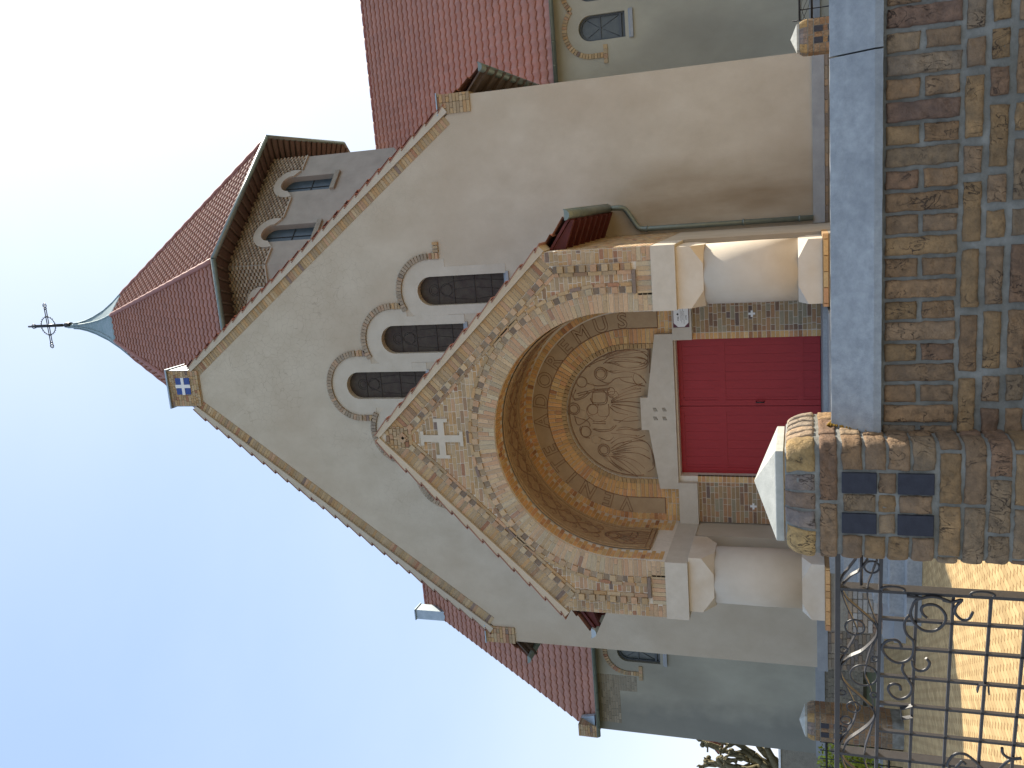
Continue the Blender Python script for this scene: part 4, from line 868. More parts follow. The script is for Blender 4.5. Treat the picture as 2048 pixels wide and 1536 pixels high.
# columns
for s in (-1, 1):
    cx, cy, hw, rr = -3.755+s*2.475, PY+.50, .465, .462
    cap = MB(); N = 32
    def sq(ch, z, hw=hw):   # square with corners cut by ch
        h, c_ = hw, ch; return [(cx-h+c_, cy-h, z), (cx+h-c_, cy-h, z), (cx+h, cy-h+c_, z), (cx+h, cy+h-c_, z), (cx+h-c_, cy+h, z), (cx-h+c_, cy+h, z), (cx-h, cy+h-c_, z), (cx-h, cy-h+c_, z)]
    def block(mbk, z_sq_out, z_sq_in, z_oct):
        flip = z_oct < z_sq_in
        a, b_, c_ = mbk.pts(sq(.001, z_sq_out)), mbk.pts(sq(.001, z_sq_in)), mbk.pts(sq(hw*.585*.98, z_oct, hw-.002))
        for r0, r1 in ((a, b_), (b_, c_)):
            for q in range(8):
                f = (r0+q, r0+(q+1) % 8, r1+(q+1) % 8, r1+q); mbk.face(f[::-1] if flip else f)
        mbk.face([c_+q for q in range(8)] if not flip else [c_+q for q in range(7, -1, -1)]); mbk.face([a+q for q in range(8)] if flip else [a+q for q in range(7, -1, -1)])
    block(cap, 3.198, 2.99, 2.80)
    sh = MB(); sh.lathe((cx, cy), [(rr, 1.40), (rr+.006, 2.0), (rr-.002, 2.86)], 48)
    co = obj('porch_column', sh, M['shaft'], church); obj('column_capital', cap, M['stone'], co)
    bs = MB(); block(bs, 1.13, 1.32, 1.46); obj('column_base', bs, M['stone'], co)
# porch side walls
for s in (-1, 1):
    e = PX+s*PH; i0 = PX+s*(AR+.38)
    F = frame((e-s*.0, 0, 0), (0, s, 0), (0,0,1), (s, 0, 0)); a, b_ = sorted((s*(PY+.0), s*FY))
    mb = MB(); x0, x1 = sorted((e, i0)); mb.box((x0, PY+1.08, 0), (x1, FY, 3.56))
    obj('porch_side_wall', mb, M['plaster'], church)
    mb = MB(); mb.box((x0, PY+.41, 3.561), (x1, FY, 5.05)); obj('porch_upper_side_wall', mb, M['mortar'], church)
    sb = MB(); rw = (min(s*PY, s*FY), max(s*PY, s*FY)); courses(sb, F, 3.56, 5.05, lambda z: [rw], d1=.006)
    obj('porch_side_brickwork', sb, M['brick'], church)
    mb = MB(); x0, x1 = sorted((i0, PX+s*(AR+.02))); mb.box((x0, PY+1.2, 1.0), (x1, DY+.1, 3.2)); obj('porch_inner_wall', mb, M['plaster'], church)
# porch roof, soffit, gutter, downpipe
rf = MB(); thp = math.atan(.86)
for s in (-1, 1):
    ex = PX+s*(PH+.50); F = frame((ex, 0, 4.93), (0, s, 0), (-s*math.cos(thp), 0, math.sin(thp)), (s*math.sin(thp), 0, math.cos(thp)))
    rg = (lambda q: (PY+.32, FY)) if s > 0 else (lambda q: (-FY, -PY-.32)); tiles(rf, F, 0, (PH+.5)/math.cos(thp), rg)
pr = obj('porch_roof', rf, M['tile'], church)
for s in (-1, 1):
    e = PX+s*PH; sf = MB(); P = [(e-s*.05, PY+.32, 5.02+.2), (e+s*.47, PY+.32, 4.86), (e+s*.47, FY, 4.86), (e-s*.05, FY, 5.02+.2)]
    i = sf.pts(P+[(p[0], p[1], p[2]+.05) for p in P]); sf.face((i, i+1, i+2, i+3)); sf.face((i+4, i+7, i+6, i+5)); sf.face((i, i+4, i+5, i+1)); sf.face((i+1, i+5, i+6, i+2))
    y = PY+.36
    while y < FY-.1: sf.hexa([(e-s*.02, y, 4.98), (e+s*.45, y, 4.80), (e+s*.45, y+.09, 4.80), (e-s*.02, y+.09, 4.98), (e-s*.02, y, 5.2), (e+s*.45, y, 4.86), (e+s*.45, y+.09, 4.86), (e-s*.02, y+.09, 5.2)]); y += .42
    obj('porch_soffit', sf, M['red_soffit'], pr)
gutter('porch_gutter', (px1+.54, PY+.26, 4.93), (px1+.54, FY-.12, 4.93), .085, church); gutter('porch_gutter', (px0-.54, FY-.05, 4.93), (px0-.54, PY+.26, 4.93), .085, church, m='zinc')
dp = MB(); P = smooth([(px1+.54, FY-.16, 4.86), (px1+.54, FY-.14, 4.70), (px1+.50, FY-.11, 4.60), (px1+.32, FY-.10, 4.48), (px1+.14, FY-.10, 4.36), (px1+.11, FY-.10, 4.22)], 4); dp.tube(P+[(px1+.11, FY-.10, 1.20)], .05, 12)
for z in (4.18, 2.4, 1.42): dp.tube([(px1+.11, FY-.10, z), (px1+.11, FY-.10, z+.03)], .062, 12)
obj('downpipe', dp, M['zinc_dark'], church)
dp = MB(); dp.tube([(xr+.36, TY-.34, 7.1), (xr+.2, TY-.1, 6.8), (xr+.16, TY-.08, 1.2)], .05, 10); obj('transept_downpipe', dp, M['zinc_dark'], church)
# porch base: moulded course, rubble, light plinth step
for s in (-1, 1):
    mb = MB(); x0, x1 = sorted((PX+s*(PH+.02), PX+s*2.0)); mb.box((x0, PY+.01, .80), (x1, PY+1.1, 1.045)); mb.box((x0-.0, PY+.02, .30), (x1, PY+1.1, .80))
    obj('porch_base', mb, M['rubble'], church)
for s in (-1, 1):
    mb = MB(); x0, x1 = sorted((PX+s*(PH+.02), PX+s*2.0)); x = x0; courses(mb, frame((0, PY+.0, 0), (1,0,0), (0,0,1), (0,-1,0)), 1.05, 1.13, lambda z: [(x0, x1)], d1=.03, pal=PAL_ORANGE)
    mb.box((x0, PY, 1.046), (x1, PY+1.1, 1.128), (.4,.25,.12))
    courses(mb, FP, .30, .80, lambda z: [(x0, x1)], d1=.008, pal=[((.40,.37,.33),3), ((.33,.22,.15),1), ((.38,.30,.22),2)], d0=-.03)
    obj('porch_base_brickwork', mb, M['brick'], church)
for s in (-1, 1):
    mb = MB(); x0, x1 = sorted((PX+s*(PH+.05), PX+s*1.9)); mb.box((x0, PY-.18, 0), (x1, PY+.02, .165)); mb.box((x0, PY-.08, .165), (x1, PY+.02, .31))
    obj('porch_plinth_step', mb, M['plinth'], church)
mb = MB(); mb.box((px0+.02, PY+.45, .0), (px1-.02, DY+.3, 1.12)); obj('porch_floor', mb, M['concrete'], church)
# door leaves
dy = DY+.22; FDr = front(dy)
for s, x0, x1 in ((-1, DX0, -3.745), (1, -3.735, DX1)):
    mb = MB(); x = x0
    while x < x1-.01:
        e = min(x+.152, x1); mb.rect(FDr, x+.004, e-.004, 1.13, 3.50, 0, .007); x = e
    mb.rect(FDr, x0, x1, 1.13, 3.5, -.04, .002)
    dr = obj('door_leaf', mb, M['red'], church)
    for z0, z1 in ((3.42, 3.50), (2.69, 2.81), (1.40, 1.50)):
        r_ = MB(); r_.rect(FDr, x0+.10, x1-.10, z0, z1, .0, .018); obj('door_rail', r_, M['red'], dr)
    for a_, b_ in ((x0, x0+.10), (x1-.10, x1)): r_ = MB(); r_.rect(FDr, a_, b_, 1.13, 3.50, .0, .022); obj('door_stile', r_, M['red'], dr)
mb = MB(); mb.tube([FDr(-3.66, 2.05, .05), FDr(-3.66, 2.05, .09), FDr(-3.66, 2.18, .09), FDr(-3.66, 2.18, .05)], .012, 6); obj('door_handle', mb, M['black_iron'], dr)
# small white consecration crosses either side of the door
for x, z in ((-2.10, 2.21), (-5.50, 2.26)):
    mb = MB(); mb.rect(FD, x-.055, x+.055, z-.018, z+.018, 0, .016); mb.rect(FD, x-.018, x+.018, z-.055, z+.055, 0, .018); obj('white_cross', mb, M['white'], church)
# plaque
pq = thing('wall_plaque', 'small white plaque with purple corners and writing, right of the door lintel', 'plaque', (-2.04, DY-.12, 3.36))
mb = MB(); mb.rect(FD, -2.28, -1.82, 3.235, 3.505, .115, .122, back=True); obj('plaque_corners', mb, mat('plaque_purple', (.10,.02,.035), rough=.4), pq)
mb = MB(); c_ = .07; mb.prism(FD, [(-2.27+c_, 3.245), (-1.83-c_, 3.245), (-1.83, 3.245+c_), (-1.83, 3.495-c_), (-1.83-c_, 3.495), (-2.27+c_, 3.495), (-2.27, 3.495-c_), (-2.27, 3.245+c_)], .115, .126); obj('plaque_face', mb, M['white'], pq)
tx = MB()
def word(body, size, x, z, parent, F, m, d=.128, ax='CENTER'):
    cu = bpy.data.curves.new('t', 'FONT'); cu.body = body; cu.size = size; cu.align_x = ax; cu.extrude = .001; cu.resolution_u = 3
    to = bpy.data.objects.new('t', cu); COL.objects.link(to); bpy.context.view_layer.update()
    me = bpy.data.meshes.new_from_object(to.evaluated_get(bpy.context.evaluated_depsgraph_get())); bpy.data.objects.remove(to)
    me.transform(Matrix.Translation(F(x, z, d)) @ Matrix.Rotation(R(90), 4, 'X')); me.materials.clear(); me.materials.append(m); me.name = 'lettering'
    link(bpy.data.objects.new('lettering', me), parent)
for body, size, x, z in (('\u25C6', .05, -2.05, 3.425), ('XVII', .045, -2.16, 3.395)): pass
word('XVII', .04, -2.13, 3.405, pq, FD, M['lead']); word('1771', .042, -2.11, 3.268, pq, FD, M['lead'])
dm = MB(); dm.prism(FD, [(-2.05, 3.405), (-2.03, 3.425), (-2.05, 3.445), (-2.07, 3.425)], .126, .129); obj('diamond_mark', dm, M['lead'], pq); dm = MB()
for z, x0, x1 in ((3.375,-2.16,-1.95), (3.355,-2.2,-2.0), (3.335,-2.15,-1.95), (3.315,-2.22,-2.0)):
    x = x0
    while x < x1: l_ = random.uniform(.008,.02); dm.rect(FD, x, x+l_, z, z+.007, .126, .128); x += l_+.008
obj('small_print', dm, mat('print_grey', (.2,.2,.2)), pq)

# ------------------------------------------------------------------ low wall along the street
def near_brick(mb, S, t0, t1, z0, z1, D, col, rnd, rough_=.003):
    """brick with soft worn edges on a surface S(t, z, d)"""
    def grid(a, b_, n_): 
        e = min(.006, (b_-a)*.1); g = [a, a+e*.35, a+e*1.3, a+e*3]
        inner = max(1, int((b_-a-6*e)/n_)); g += [a+3*e+(b_-a-6*e)*k/inner for k in range(1, inner)]
        return g + [b_-3*e, b_-e*1.3, b_-e*.35, b_]
    xs, zs = grid(t0, t1, .016), grid(z0, z1, .013); seed = rnd.uniform(0, 99)
    nx, nz_ = len(xs), len(zs); P = []
    chip = rnd.random()
    for j, z in enumerate(zs):
        for i, x in enumerate(xs):
            ed = min(i, nx-1-i, j, nz_-1-j); h = (-.012, D*.55, D*.9, D)[min(ed, 3)]
            nv = mnoise.noise(Vector((x*38+seed, z*38, seed))); n2 = mnoise.noise(Vector((x*9+seed, z*9, seed*2)))
            wob = .0045*mnoise.noise(Vector((x*22+seed, z*22, 5))) + .003*mnoise.noise(Vector((x*60, z*60, seed))) if ed < 3 else 0
            cr = (1-abs(mnoise.noise(Vector((x*16+seed, z*42+n2*1.5, 9)))*9))
            crack = -.010*max(0, cr) if (chip > .35 and ed > 2) else 0
            P.append(S(x+wob, z+wob, h + (nv*rough_*1.3 + n2*rough_*1.8 if ed > 0 else 0) + crack))
    b0 = mb.pts(P)
    for j in range(nz_-1):
        for i in range(nx-1): k = b0+j*nx+i; mb.face((k, k+1, k+nx+1, k+nx), col, True)
rnd = random.Random(11)
WY = 3.468
bw = thing('boundary_wall', 'low buff brick wall under a pale pitched concrete coping, in front of the church', 'wall', (1.0, WY, 0))
FW = front(WY); nb = MB()
x = -1.0; k = 0
while x < 3.0:                                   # top course: bricks on edge, alternately whole and in two halves
    w_ = .078
    if k % 2: near_brick(nb, FW, x+.004+rnd.uniform(0,.003), x+w_-.004-rnd.uniform(0,.003), .892, 1.130, rnd.uniform(.013,.021), pick(PAL_NEAR, rnd), rnd)
    else:
        near_brick(nb, FW, x+.004, x+w_-.005-rnd.uniform(0,.003), 1.020, 1.130, rnd.uniform(.013,.020), pick(PAL_NEAR, rnd), rnd); near_brick(nb, FW, x+.006, x+w_-.006-rnd.uniform(0,.005), .895, 1.006, rnd.uniform(.010,.017), pick(PAL_NEAR, rnd), rnd)
    x += w_; k += 1
z = .885; row = 0
while z > .30:
    x = -1.02 - (.06 if row % 2 else .18)
    while x < 3.0:
        L_ = rnd.choice((.222, .222, .11)); 
        if row < 5 or True: near_brick(nb, FW, x+.007, x+L_-.007, z-.070+.006+rnd.uniform(-.002,.002), z-.006, .012+rnd.uniform(-.003,.006), pick(PAL_NEAR, rnd), rnd)
        x += L_+.012
    z -= .0775; row += 1
obj('brickwork', nb, M['near_brick'], bw)
mm = MB()
def rough_sheet(mb, S, t0, t1, z0, z1, st, amp, d=0):
    nx, nz_ = int((t1-t0)/st)+1, int((z1-z0)/st)+1; P = []
    for j in range(nz_+1):
        for i in range(nx+1):
            x, z = t0+(t1-t0)*i/nx, z0+(z1-z0)*j/nz_; P.append(S(x, z, d+amp*mnoise.noise(Vector((x*30, z*30, 3)))+amp*.6*mnoise.noise(Vector((x*90, z*90, 7)))))
    b0 = mb.pts(P)
    for j in range(nz_):
        for i in range(nx): k = b0+j*(nx+1)+i; mb.face((k, k+1, k+nx+2, k+nx+1), sm=True)
rough_sheet(mm, FW, -1.0, 3.0, .28, 1.14, .012, .0035)
obj('mortar', mm, M['near_mortar'], bw)
mm = MB(); mm.box((-.95, WY+.012, -.15), (3.0, WY+.16, 1.13)); obj('wall_core', mm, M['rubble'], bw)
for x0, x1, lab in ((-.955, .424, 'coping stone beside the gate pier'), (.430, 3.0, 'coping stone at the far end of the wall')):
    cp = MB(); N = 60; prof = [(3.452, 1.1425), (3.425, 1.1425), (3.425, 1.169), (3.532, 1.314), (3.548, 1.314), (3.655, 1.169), (3.655, 1.1425)]
    fine = []
    for (a, b_), (c, d) in zip(prof, prof[1:]):
        m_ = max(1, int(math.hypot(c-a, d-b_)/.02)); fine += [(a+(c-a)*q/m_, b_+(d-b_)*q/m_) for q in range(m_)]
    fine.append(prof[-1]); N = int((x1-x0)/.025); rings = []
    for q in range(N+1):
        x = x0+(x1-x0)*q/N; rings.append(cp.pts([(x, y+.0016*mnoise.noise(Vector((x*20, y*60, z*60))), z+.0016*mnoise.noise(Vector((x*23, y*50, z*50+4)))) for y, z in fine]))
    for a, b_ in zip(rings, rings[1:]):
        for q in range(len(fine)-1): cp.face((a+q+1, a+q, b_+q, b_+q+1))
    cp.face([rings[0]+q for q in range(len(fine))]); cp.face([rings[-1]+q for q in reversed(range(len(fine)))])
    obj('coping_stone', cp, M['concrete'], bw, lab)
lc = MB()
for q in range(420):                               # orange lichen where the coping meets the pier
    f = rnd.random()**1.5; y = 3.545-.115*f; z = 1.314-.150*f; r = rnd.uniform(.002, .0065)*(1.15-f*.6); off = abs(rnd.gauss(0, .007))*(1.2-f)
    x = -.9475+rnd.uniform(-.003, .004)
    if rnd.random() < .45: x += abs(rnd.gauss(0, .010)); off = .001
    zz = z+off; yy = y-off*.5; lc.lathe((x, yy, 0), [(r*.4, zz-r*.7), (r, zz), (r*.5, zz+r*.6)], 6)
obj('lichen', lc, M['lichen'], bw)

# ------------------------------------------------------------------ gate pier with blue glazed tiles
def build_pier(cx, y0, near, name, label, group, dz=0):
    root = thing(name, label, 'gate pier', (cx, y0+.225, 0), group)
    rr = .055; HWp = .226; cy = y0+HWp
    flat = HWp-rr; arcl = math.pi*rr/2
    def inset(z):
        zt = 1.4925; h = .105
        if z < zt-h: return 0
        u = min(1, (z-(zt-h))/h); return .052*(1-math.sqrt(max(0, 1-u*u)))
    def S(t, z, d):
        s = 1 if t >= 0 else -1; a = abs(t); z_ = z
        if a <= flat: x, y, nx, ny = a, -HWp, 0, -1
        elif a <= flat+arcl: th = (a-flat)/rr; x, y, nx, ny = flat+rr*math.sin(th), -flat-rr*math.cos(th), math.sin(th), -math.cos(th)
        else: x, y, nx, ny = HWp, -flat+(a-flat-arcl), 1, 0
        ins = inset(z); sc_ = (HWp-ins)/HWp
        return Vector((cx+s*(x*sc_+nx*d), cy+y*sc_+ny*d, z_+dz))
    bm_ = MB(); pl = MB()
    def band(z0, z1, br, pal=PAL_NEAR, jj=.006):
        for a, b_ in zip(br, br[1:]):
            if b_-a < .02: continue
            for s in (1, -1):
                if s < 0 and a <= 0 <= b_ and a < 0: continue
                p, q = (a, b_) if s > 0 else (-b_, -a)
                col = pick(pal, rnd)
                if near: near_brick(bm_, S, p+jj, q-jj, z0+jj*.6, z1-jj*.6, .011, col, rnd)
                else:
                    xs = [p+jj+(q-p-2*jj)*k/5 for k in range(6)]; zs = [z0+jj*.6+(z1-z0-jj*1.2)*k/2 for k in range(3)]
                    lo = bm_.pts([S(x, z, .006) for z in zs for x in xs])
                    for j in range(2):
                        for i in range(5): k = lo+j*6+i; bm_.face((k, k+1, k+7, k+6), col, True)
                if s > 0 and a < 0: break
    # top course of bricks on edge, rounded over
    yel = [((.46,.31,.14),1)]
    band(1.375, 1.488, [.112, .285], yel)
    for br in ([-.112, -.036], [-.036, .038], [.038, .112]):
        col = pick([((.27,.22,.19),2), ((.30,.21,.15),2)], rnd)
        if near: near_brick(bm_, S, br[0]+.004, br[1]-.004, 1.379, 1.488, .010, col, rnd, .004)
        else: i = bm_.pts([S(br[0]+.004, 1.379, .006), S(br[1]-.004, 1.379, .006), S(br[1]-.004, 1.43, .006), S(br[0]+.004, 1.43, .006), S(br[1]-.004, 1.485, .006), S(br[0]+.004, 1.485, .006)]); bm_.face((i, i+1, i+2, i+3), col); bm_.face((i+3, i+2, i+4, i+5), col)
    band(1.375, 1.488, [.285, .36, .435, .51, .585, .65], [((.36,.29,.22),3), ((.40,.29,.19),2)])
    band(1.297, 1.368, [.0, .31, .53, .65])
    zt = [1.290, 1.210, 1.130, 1.050, .965]
    for k, (z1, z0) in enumerate(zip(zt, zt[1:])): band(z0, z1, [.122, .30, .52, .65] if k % 2 else [.122, .30, .41, .65])
    z = .960; k = 0
    while z > .30:
        band(z-.078, z, ([.0, .31, .53, .65] if k % 2 else [-.105, .105, .40, .62]) if k % 3 else [.0, .20, .42, .65]); z -= .080; k += 1
    # brick cross between the tiles
    for a, b_, z0, z1 in ((-.034, .034, 1.170, 1.282), (-.034, .034, .978, 1.090), (-.034, .034, 1.100, 1.160), (-.118, -.04, 1.100, 1.160), (.04, .118, 1.100, 1.160)):
        if near: near_brick(bm_, S, a, b_, z0, z1, .008, pick(PAL_NEAR, rnd), rnd)
        else: i = bm_.pts([S(a, z0, .006), S(b_, z0, .006), S(b_, z1, .006), S(a, z1, .006)]); bm_.face((i, i+1, i+2, i+3), pick(PAL_NEAR, rnd))
    obj('brickwork', bm_, M['near_brick'], root)
    m_ = MB(); st = .012 if near else .05; rough_sheet(m_, S, -.64, .64, .0, 1.488, st, .0028 if near else 0)
    obj('mortar', m_, M['near_mortar'], root)
    for sx_ in (-1, 1):
        for z0, z1 in ((1.166, 1.286), (.974, 1.094)):
            t_ = MB(); a, b_ = sorted((sx_*.040, sx_*.118)); i = t_.pts([S(x, z, d) for d in (-.005, .012) for x, z in ((a, z0), (b_, z0), (b_, z1), (a, z1))])
            e = .002; j = t_.pts([S(x, z, .014) for x, z in ((a+e, z0+e), (b_-e, z0+e), (b_-e, z1-e), (a+e, z1-e))])
            t_.face((j, j+1, j+2, j+3))
            for q in range(4): t_.face((i+4+q, i+4+(q+1) % 4, j+(q+1) % 4, j+q)); t_.face((i+q, i+(q+1) % 4, i+4+(q+1) % 4, i+4+q))
            obj('blue_tile', t_, M['blue'], root)
    c = MB(); h = .182; z0, z1, za = 1.4935+dz, 1.5235+dz, 1.612+dz; e = .003
    r0 = c.pts([(cx+sx_*h, cy+sy*h, z0) for sx_, sy in ((-1,-1),(1,-1),(1,1),(-1,1))]); r1 = c.pts([(cx+sx_*h, cy+sy*h, z1-e) for sx_, sy in ((-1,-1),(1,-1),(1,1),(-1,1))]); r2 = c.pts([(cx+sx_*(h-e), cy+sy*(h-e), z1) for sx_, sy in ((-1,-1),(1,-1),(1,1),(-1,1))])
    ap = c.pts([(cx, cy, za)]); c.face((r0+3, r0+2, r0+1, r0))
    for q in range(4): g = (q+1) % 4; c.face((r0+q, r0+g, r1+g, r1+q)); c.face((r1+q, r1+g, r2+g, r2+q)); c.face((r2+q, r2+g, ap))
    obj('pyramid_cap', c, M['cap'], root)
    return root
pier = build_pier(-1.183, 3.30, True, 'gate_pier', 'large near buff brick gate pier with four dark blue tiles and pyramid cap', 'brick gate piers with blue tiles')
sp1 = build_pier(-8.50, 13.1, False, 'gate_pier', 'small distant brick pier with blue tiles beside the yellow green shrub', 'brick gate piers with blue tiles', dz=-.08)
def copy_tree(o, loc):
    r_ = o.copy(); COL.objects.link(r_); r_.location = loc
    for ch in o.children: c_ = ch.copy(); COL.objects.link(c_); c_.parent = r_; c_.matrix_parent_inverse = ch.matrix_parent_inverse.copy()
    return r_
sp2 = copy_tree(sp1, (2.045, 14.3, 0)); sp2['label'] = 'distant brick pier with blue tiles showing over the coping of the low wall'

# ------------------------------------------------------------------ wrought iron gate
G0, GD = Vector((-1.5192, 3.55, 0)), Vector((-.98657535, .16330668, 0)); GN = Vector((-.16330668, -.98657535, 0))
FG = lambda s, z, d=0: G0 + GD*s + Vector((0,0,z)) + GN*d
gate = thing('iron_gate', 'dark wrought iron gate with wavy ribbons and scrolls beside the large brick pier', 'gate', tuple(G0))
def gbar(name, s0, z0, s1, z1, w_, dep, lab=None):
    """square section bar in the plane of the gate"""
    mb = MB(); a, b_ = Vector((s0, z0)), Vector((s1, z1)); t = (b_-a).normalized(); n_ = Vector((-t.y, t.x))*w_/2
    q = [(a-n_), (b_-n_), (b_+n_), (a+n_)]; i = mb.pts([FG(p.x, p.y, 0) for p in q]); j = mb.pts([FG(p.x, p.y, -dep) for p in q])
    mb.face((i, i+1, i+2, i+3)); mb.face((j+3, j+2, j+1, j))
    for k in range(4): g = (k+1) % 4; mb.face((i+k, j+k, j+g, i+g))
    return obj(name, mb, M['iron'], gate)
gbar('rail', -.10, 1.291, 2.3, 1.291, .020, .035); gbar('rail', -.10, 1.127, 2.3, 1.127, .013, .030)
for s in (.143, 1.014, 1.886): gbar('stile', s, .05, s, 1.283, .014, .046)
for z in (.992, .858, .724, .598, .464, .330, .196, .09): gbar('crossbar', .15, z, 2.3, z, .011, .016)
for s in (.277, .417, .567, .715, .864, 1.16, 1.31, 1.46, 1.61): gbar('upright', s, .06, s, 1.122, .0115, .016)
for P in GATE_RIBBONS:
    mb = MB(); mb.ribbon([FG(s, z, -.004) for s, z in smooth(P, 4)], -GN, .020, .005); obj('wavy_ribbon', mb, M['iron'], gate)
    mb2 = MB(); mb2.ribbon([FG(s+.871, z, -.004) for s, z in smooth(P, 4)], -GN, .020, .005)
    if P[0][0] > .1: obj('wavy_ribbon', mb2, M['iron'], gate)
for s, z, r in GATE_RINGS:
    mb = MB(); mb.tube([FG(a, b_, -.008) for a, b_ in arc(s, z, r, 0, 348, 28)], .0042, 7, closed=True); obj('ring', mb, M['iron'], gate)
for P in GATE_SCROLLS:
    Q = smooth(P, 5); mb = MB(); mb.tube([FG(s, z, .006) for s, z in Q], .0062, 8); obj('scroll', mb, M['iron'], gate)
for zc_ in (1.08, .757):
    mb = MB(); mb.tube([FG(.128+.016*math.cos(a), zc_+.043*math.sin(a), .004) for a in [R(60+k*15) for k in range(17)]], .005, 7); obj('scroll', mb, M['iron'], gate)
for P in ([(.705,.992),(.728,1.038),(.780,1.033),(.765,.989)], [(.600,.752),(.562,.746),(.558,.712),(.606,.708)]):
    mb = MB(); mb.ribbon([FG(s, z, .012) for s, z in P], -GN, .02, .005); obj('latch_bracket', mb, M['iron'], gate)
hb = MB(); hb.tube([FG(-.02, 1.2, -.02), FG(.13, 1.2, -.02)], .006, 6); obj('hinge', hb, M['iron'], gate)

# ------------------------------------------------------------------ ground
def sheet(name, x0, y0, x1, y1, z, m):
    mb = MB(); mb.box((x0, y0, z-.05), (x1, y1, z)); o = obj(name, mb, m); o['kind'] = 'structure'; return o
sheet('terrain', -900, -900, 900, 900, -.10, M['earth'])
sheet('courtyard', -12.5, 3.66, 9, 16.9, -.002, M['paving'])
sheet('pavement', -14, 0.5, 12, 3.64, -.04, M['concrete'])
sheet('road', -60, -9, 60, 0.5, -.09, M['asphalt'])
mb = MB(); x = -12.4
while x < 2.2:
    if not (px0-.1 < x+.5 < px1+.1): mb.box((x+.004, 16.55, -.01), (x+.99, 16.9, .055))
    x += 1.0
k_ = obj('kerb', mb, M['plinth']); k_['kind'] = 'structure'
mb = MB()
for k in range(6): mb.box((PX-1.95, PY-.02-.30*(6-k), -.0), (PX+1.95, PY+.46, .175*(k+1)+.002*k))
st = thing('entrance_steps', 'pale stone steps rising to the red church door between the porch columns', 'steps', (PX, PY-.9, 0)); obj('step_flight', mb, M['concrete'], st)

# ------------------------------------------------------------------ left background: wall, pollarded tree, house, shrub, railings
def railing(name, label, p0, p1, z0, z1, n_, fancy):
    p0, p1 = Vector(p0), Vector(p1); d = (p1-p0); L_ = d.length; d.normalize(); root = thing(name, label, 'railing', tuple(p0)); nn = d.cross(Vector((0,0,1)))
    def pt(s, z, e=0): return p0+d*s+Vector((0,0,z))+nn*e
    for z in (z0, z1-.17, z1) if fancy else (z0, z1): mb = MB(); mb.tube([pt(0, z), pt(L_, z)], .016, 6); obj('rail', mb, M['black_iron'], root)
    for k in range(n_+1): mb = MB(); s = L_*k/n_; mb.tube([pt(s, 0), pt(s, z1+(.10 if not fancy or k % 4 == 0 else 0))], .009, 6); obj('upright', mb, M['black_iron'], root)
    if fancy:
        for ph in (0, 1.3, 2.4): mb = MB(); mb.ribbon([pt(L_*k/60, z1-.085+.06*math.sin(ph+k*.32)) for k in range(61)], nn, .02, .006); obj('wavy_ribbon', mb, M['black_iron'], root)
    return root
railing('iron_railing', 'black iron railing with wavy ribbons beyond the low wall coping', (2.30, 14.3, 0), (4.6, 14.3, 0), .25, 1.40, 16, True)
railing('iron_railing', 'thin black railing with upright spikes in front of the shrub', (-8.78, 13.2, 0), (-11.5, 13.3, 0), .2, 1.12, 18, False)
gw = thing('garden_wall', 'rough stone garden wall beyond the left corner of the church', 'wall', (-19, 27, 0))
mb = MB(); mb.box((-30, 27, -.1), (-16.2, 27.4, 2.25)); obj('stonework', mb, M['rubble'], gw)
mb = MB(); mb.box((-30, 26.95, 2.25), (-16.15, 27.45, 2.32)); obj('wall_cap', mb, M['tile'], gw)
hs = thing('distant_house', 'house with a red tiled eave just showing past the left corner of the church', 'house', (-22, 40, 0))
mb = MB(); mb.box((-26.7, 40.6, 0), (-18, 48, 5.9)); obj('house_wall', mb, M['render_pink'], hs)
rfh = MB(); Fh = frame((-27.95, 40.0, 5.62), (0,-1,0), (.72,0,.69), (-.69,0,.72)); tiles(rfh, Fh, 0, 7.0, lambda s: (-8.6, 0)); rfh.hexa([(-27.9,40,5.45),(-22.9,40,10.2),(-22.9,48.6,10.2),(-27.9,48.6,5.45),(-27.95,40,5.60),(-22.9,40,10.38),(-22.9,48.6,10.38),(-27.95,48.6,5.60)], (.30,.09,.08))
obj('house_roof', rfh, M['tile'], hs)
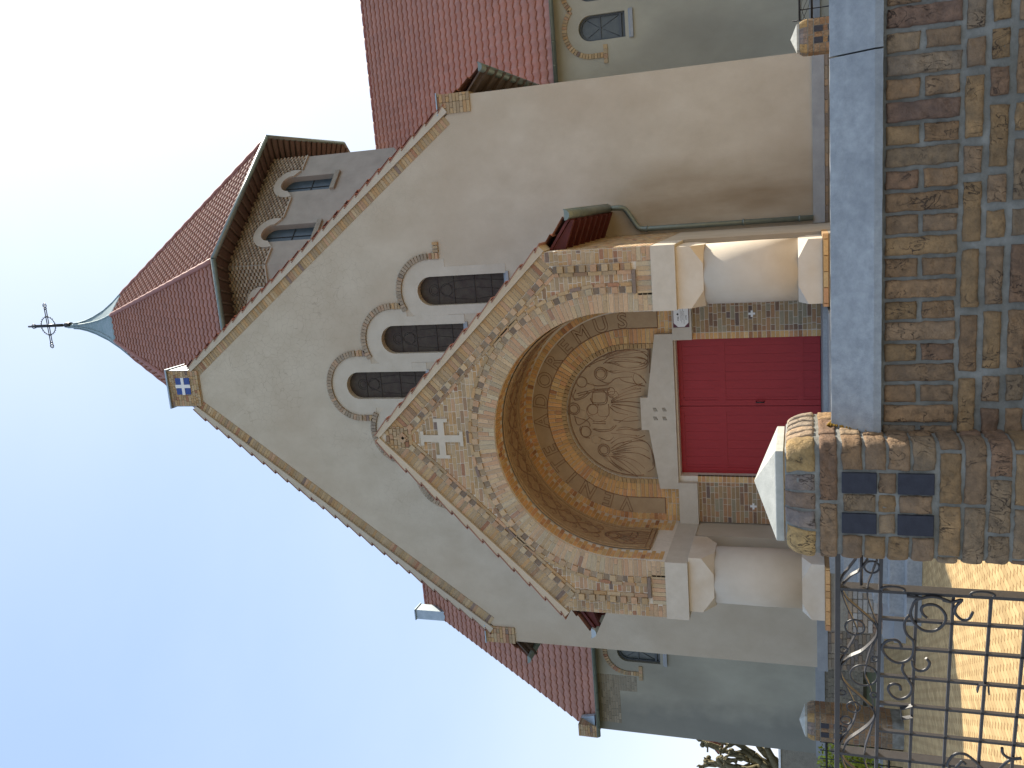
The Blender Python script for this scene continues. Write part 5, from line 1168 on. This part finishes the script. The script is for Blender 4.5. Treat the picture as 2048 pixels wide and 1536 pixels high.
# pollarded tree
rt = random.Random(5)
tree = thing('pollarded_tree', 'bare pollarded tree with gnarled knuckled branches at the left edge of the church', 'tree', (-21.5, 29.5, 0))
tb = MB()
def limb(p, q, r0, r1, seg=6, bend=.25):
    p, q = Vector(p), Vector(q); off = Vector((rt.uniform(-1,1), rt.uniform(-1,1), rt.uniform(-.6,.2)))*bend
    P = [p.lerp(q, k/seg) + off*math.sin(math.pi*k/seg) + Vector((rt.gauss(0,.03), rt.gauss(0,.03), 0)) for k in range(seg+1)]
    tb.tube(P, 0, 8, rs=[r0+(r1-r0)*k/seg + rt.uniform(0,.02) for k in range(seg+1)]); return P[-1]
def knob(c, r):
    for q in range(9):
        d = Vector((rt.gauss(0,1), rt.gauss(0,1), rt.gauss(.3,1))).normalized()*r*rt.uniform(.3,.9); e = c+d; rr = r*rt.uniform(.35,.6)
        tb.lathe((e.x, e.y, 0), [(rr*.4, e.z-rr), (rr*.9, e.z-rr*.5), (rr, e.z), (rr*.8, e.z+rr*.6), (rr*.3, e.z+rr)], 7)
    for q in range(2):
        d = Vector((rt.gauss(0,1), rt.gauss(0,1), abs(rt.gauss(.5,.8)))).normalized(); limb(c, c+d*rt.uniform(.12,.3), .03, .015, 3, .03)
base = Vector((-21.6, 29.5, 0)); top = Vector((-21.0, 29.5, 2.35)); limb(base, top, .36, .24, 5, .1)
for x, y_, z_, r in ((-20.75,29.3,4.45,.10), (-19.95,29.7,4.60,.10), (-21.2,29.8,4.95,.10), (-20.25,29.2,4.05,.08), (-19.55,29.9,4.1,.09), (-22.0,29.3,4.7,.10), (-22.6,29.8,4.1,.10), (-19.0,29.4,3.6,.08), (-20.6,30.0,5.1,.08)):
    e1_ = Vector((x, y_, z_)); m_ = top.lerp(e1_, .45)+Vector((0,0,-.12)); e0 = limb(top, m_, .16, r*1.2, 5, .12); e = limb(e0, e1_, r*1.1, r*.85, 6, .22); knob(e, .17)
    for q in range(2): e2 = limb(e0.lerp(e, .55), e+Vector((rt.uniform(-.45,.45), rt.uniform(-.3,.3), rt.uniform(-.25,.35))), r*.6, r*.4, 4, .1); knob(e2, .10)
obj('trunk', tb, M['bark'], tree)
sh = thing('shrub', 'bright yellow green shrub behind the thin railing', 'shrub', (-10.8, 15.2, 0)); lf = MB(); stm = MB()
for q in range(14): a = rt.uniform(0, 6.28); stm.tube([(-10.8, 15.2, 0), (-10.8+.35*math.cos(a), 15.2+.35*math.sin(a), rt.uniform(.6,1.1))], .012, 5)
for q in range(3600):
    c = Vector((-10.85+rt.gauss(0,.30), 15.2+rt.gauss(0,.3), .12+abs(rt.gauss(.55,.32))))
    if c.z > 1.22: continue
    u = Vector((rt.gauss(0,1), rt.gauss(0,1), rt.gauss(0,1))).normalized(); v = u.orthogonal().normalized(); s_ = rt.uniform(.025,.05)
    i = lf.pts([c-u*s_, c+v*s_*.45, c+u*s_, c-v*s_*.45]); g_ = rt.uniform(.7,1.2); lf.face((i, i+1, i+2, i+3))
obj('foliage', lf, M['leaf'], sh); obj('stems', stm, M['bark'], sh)
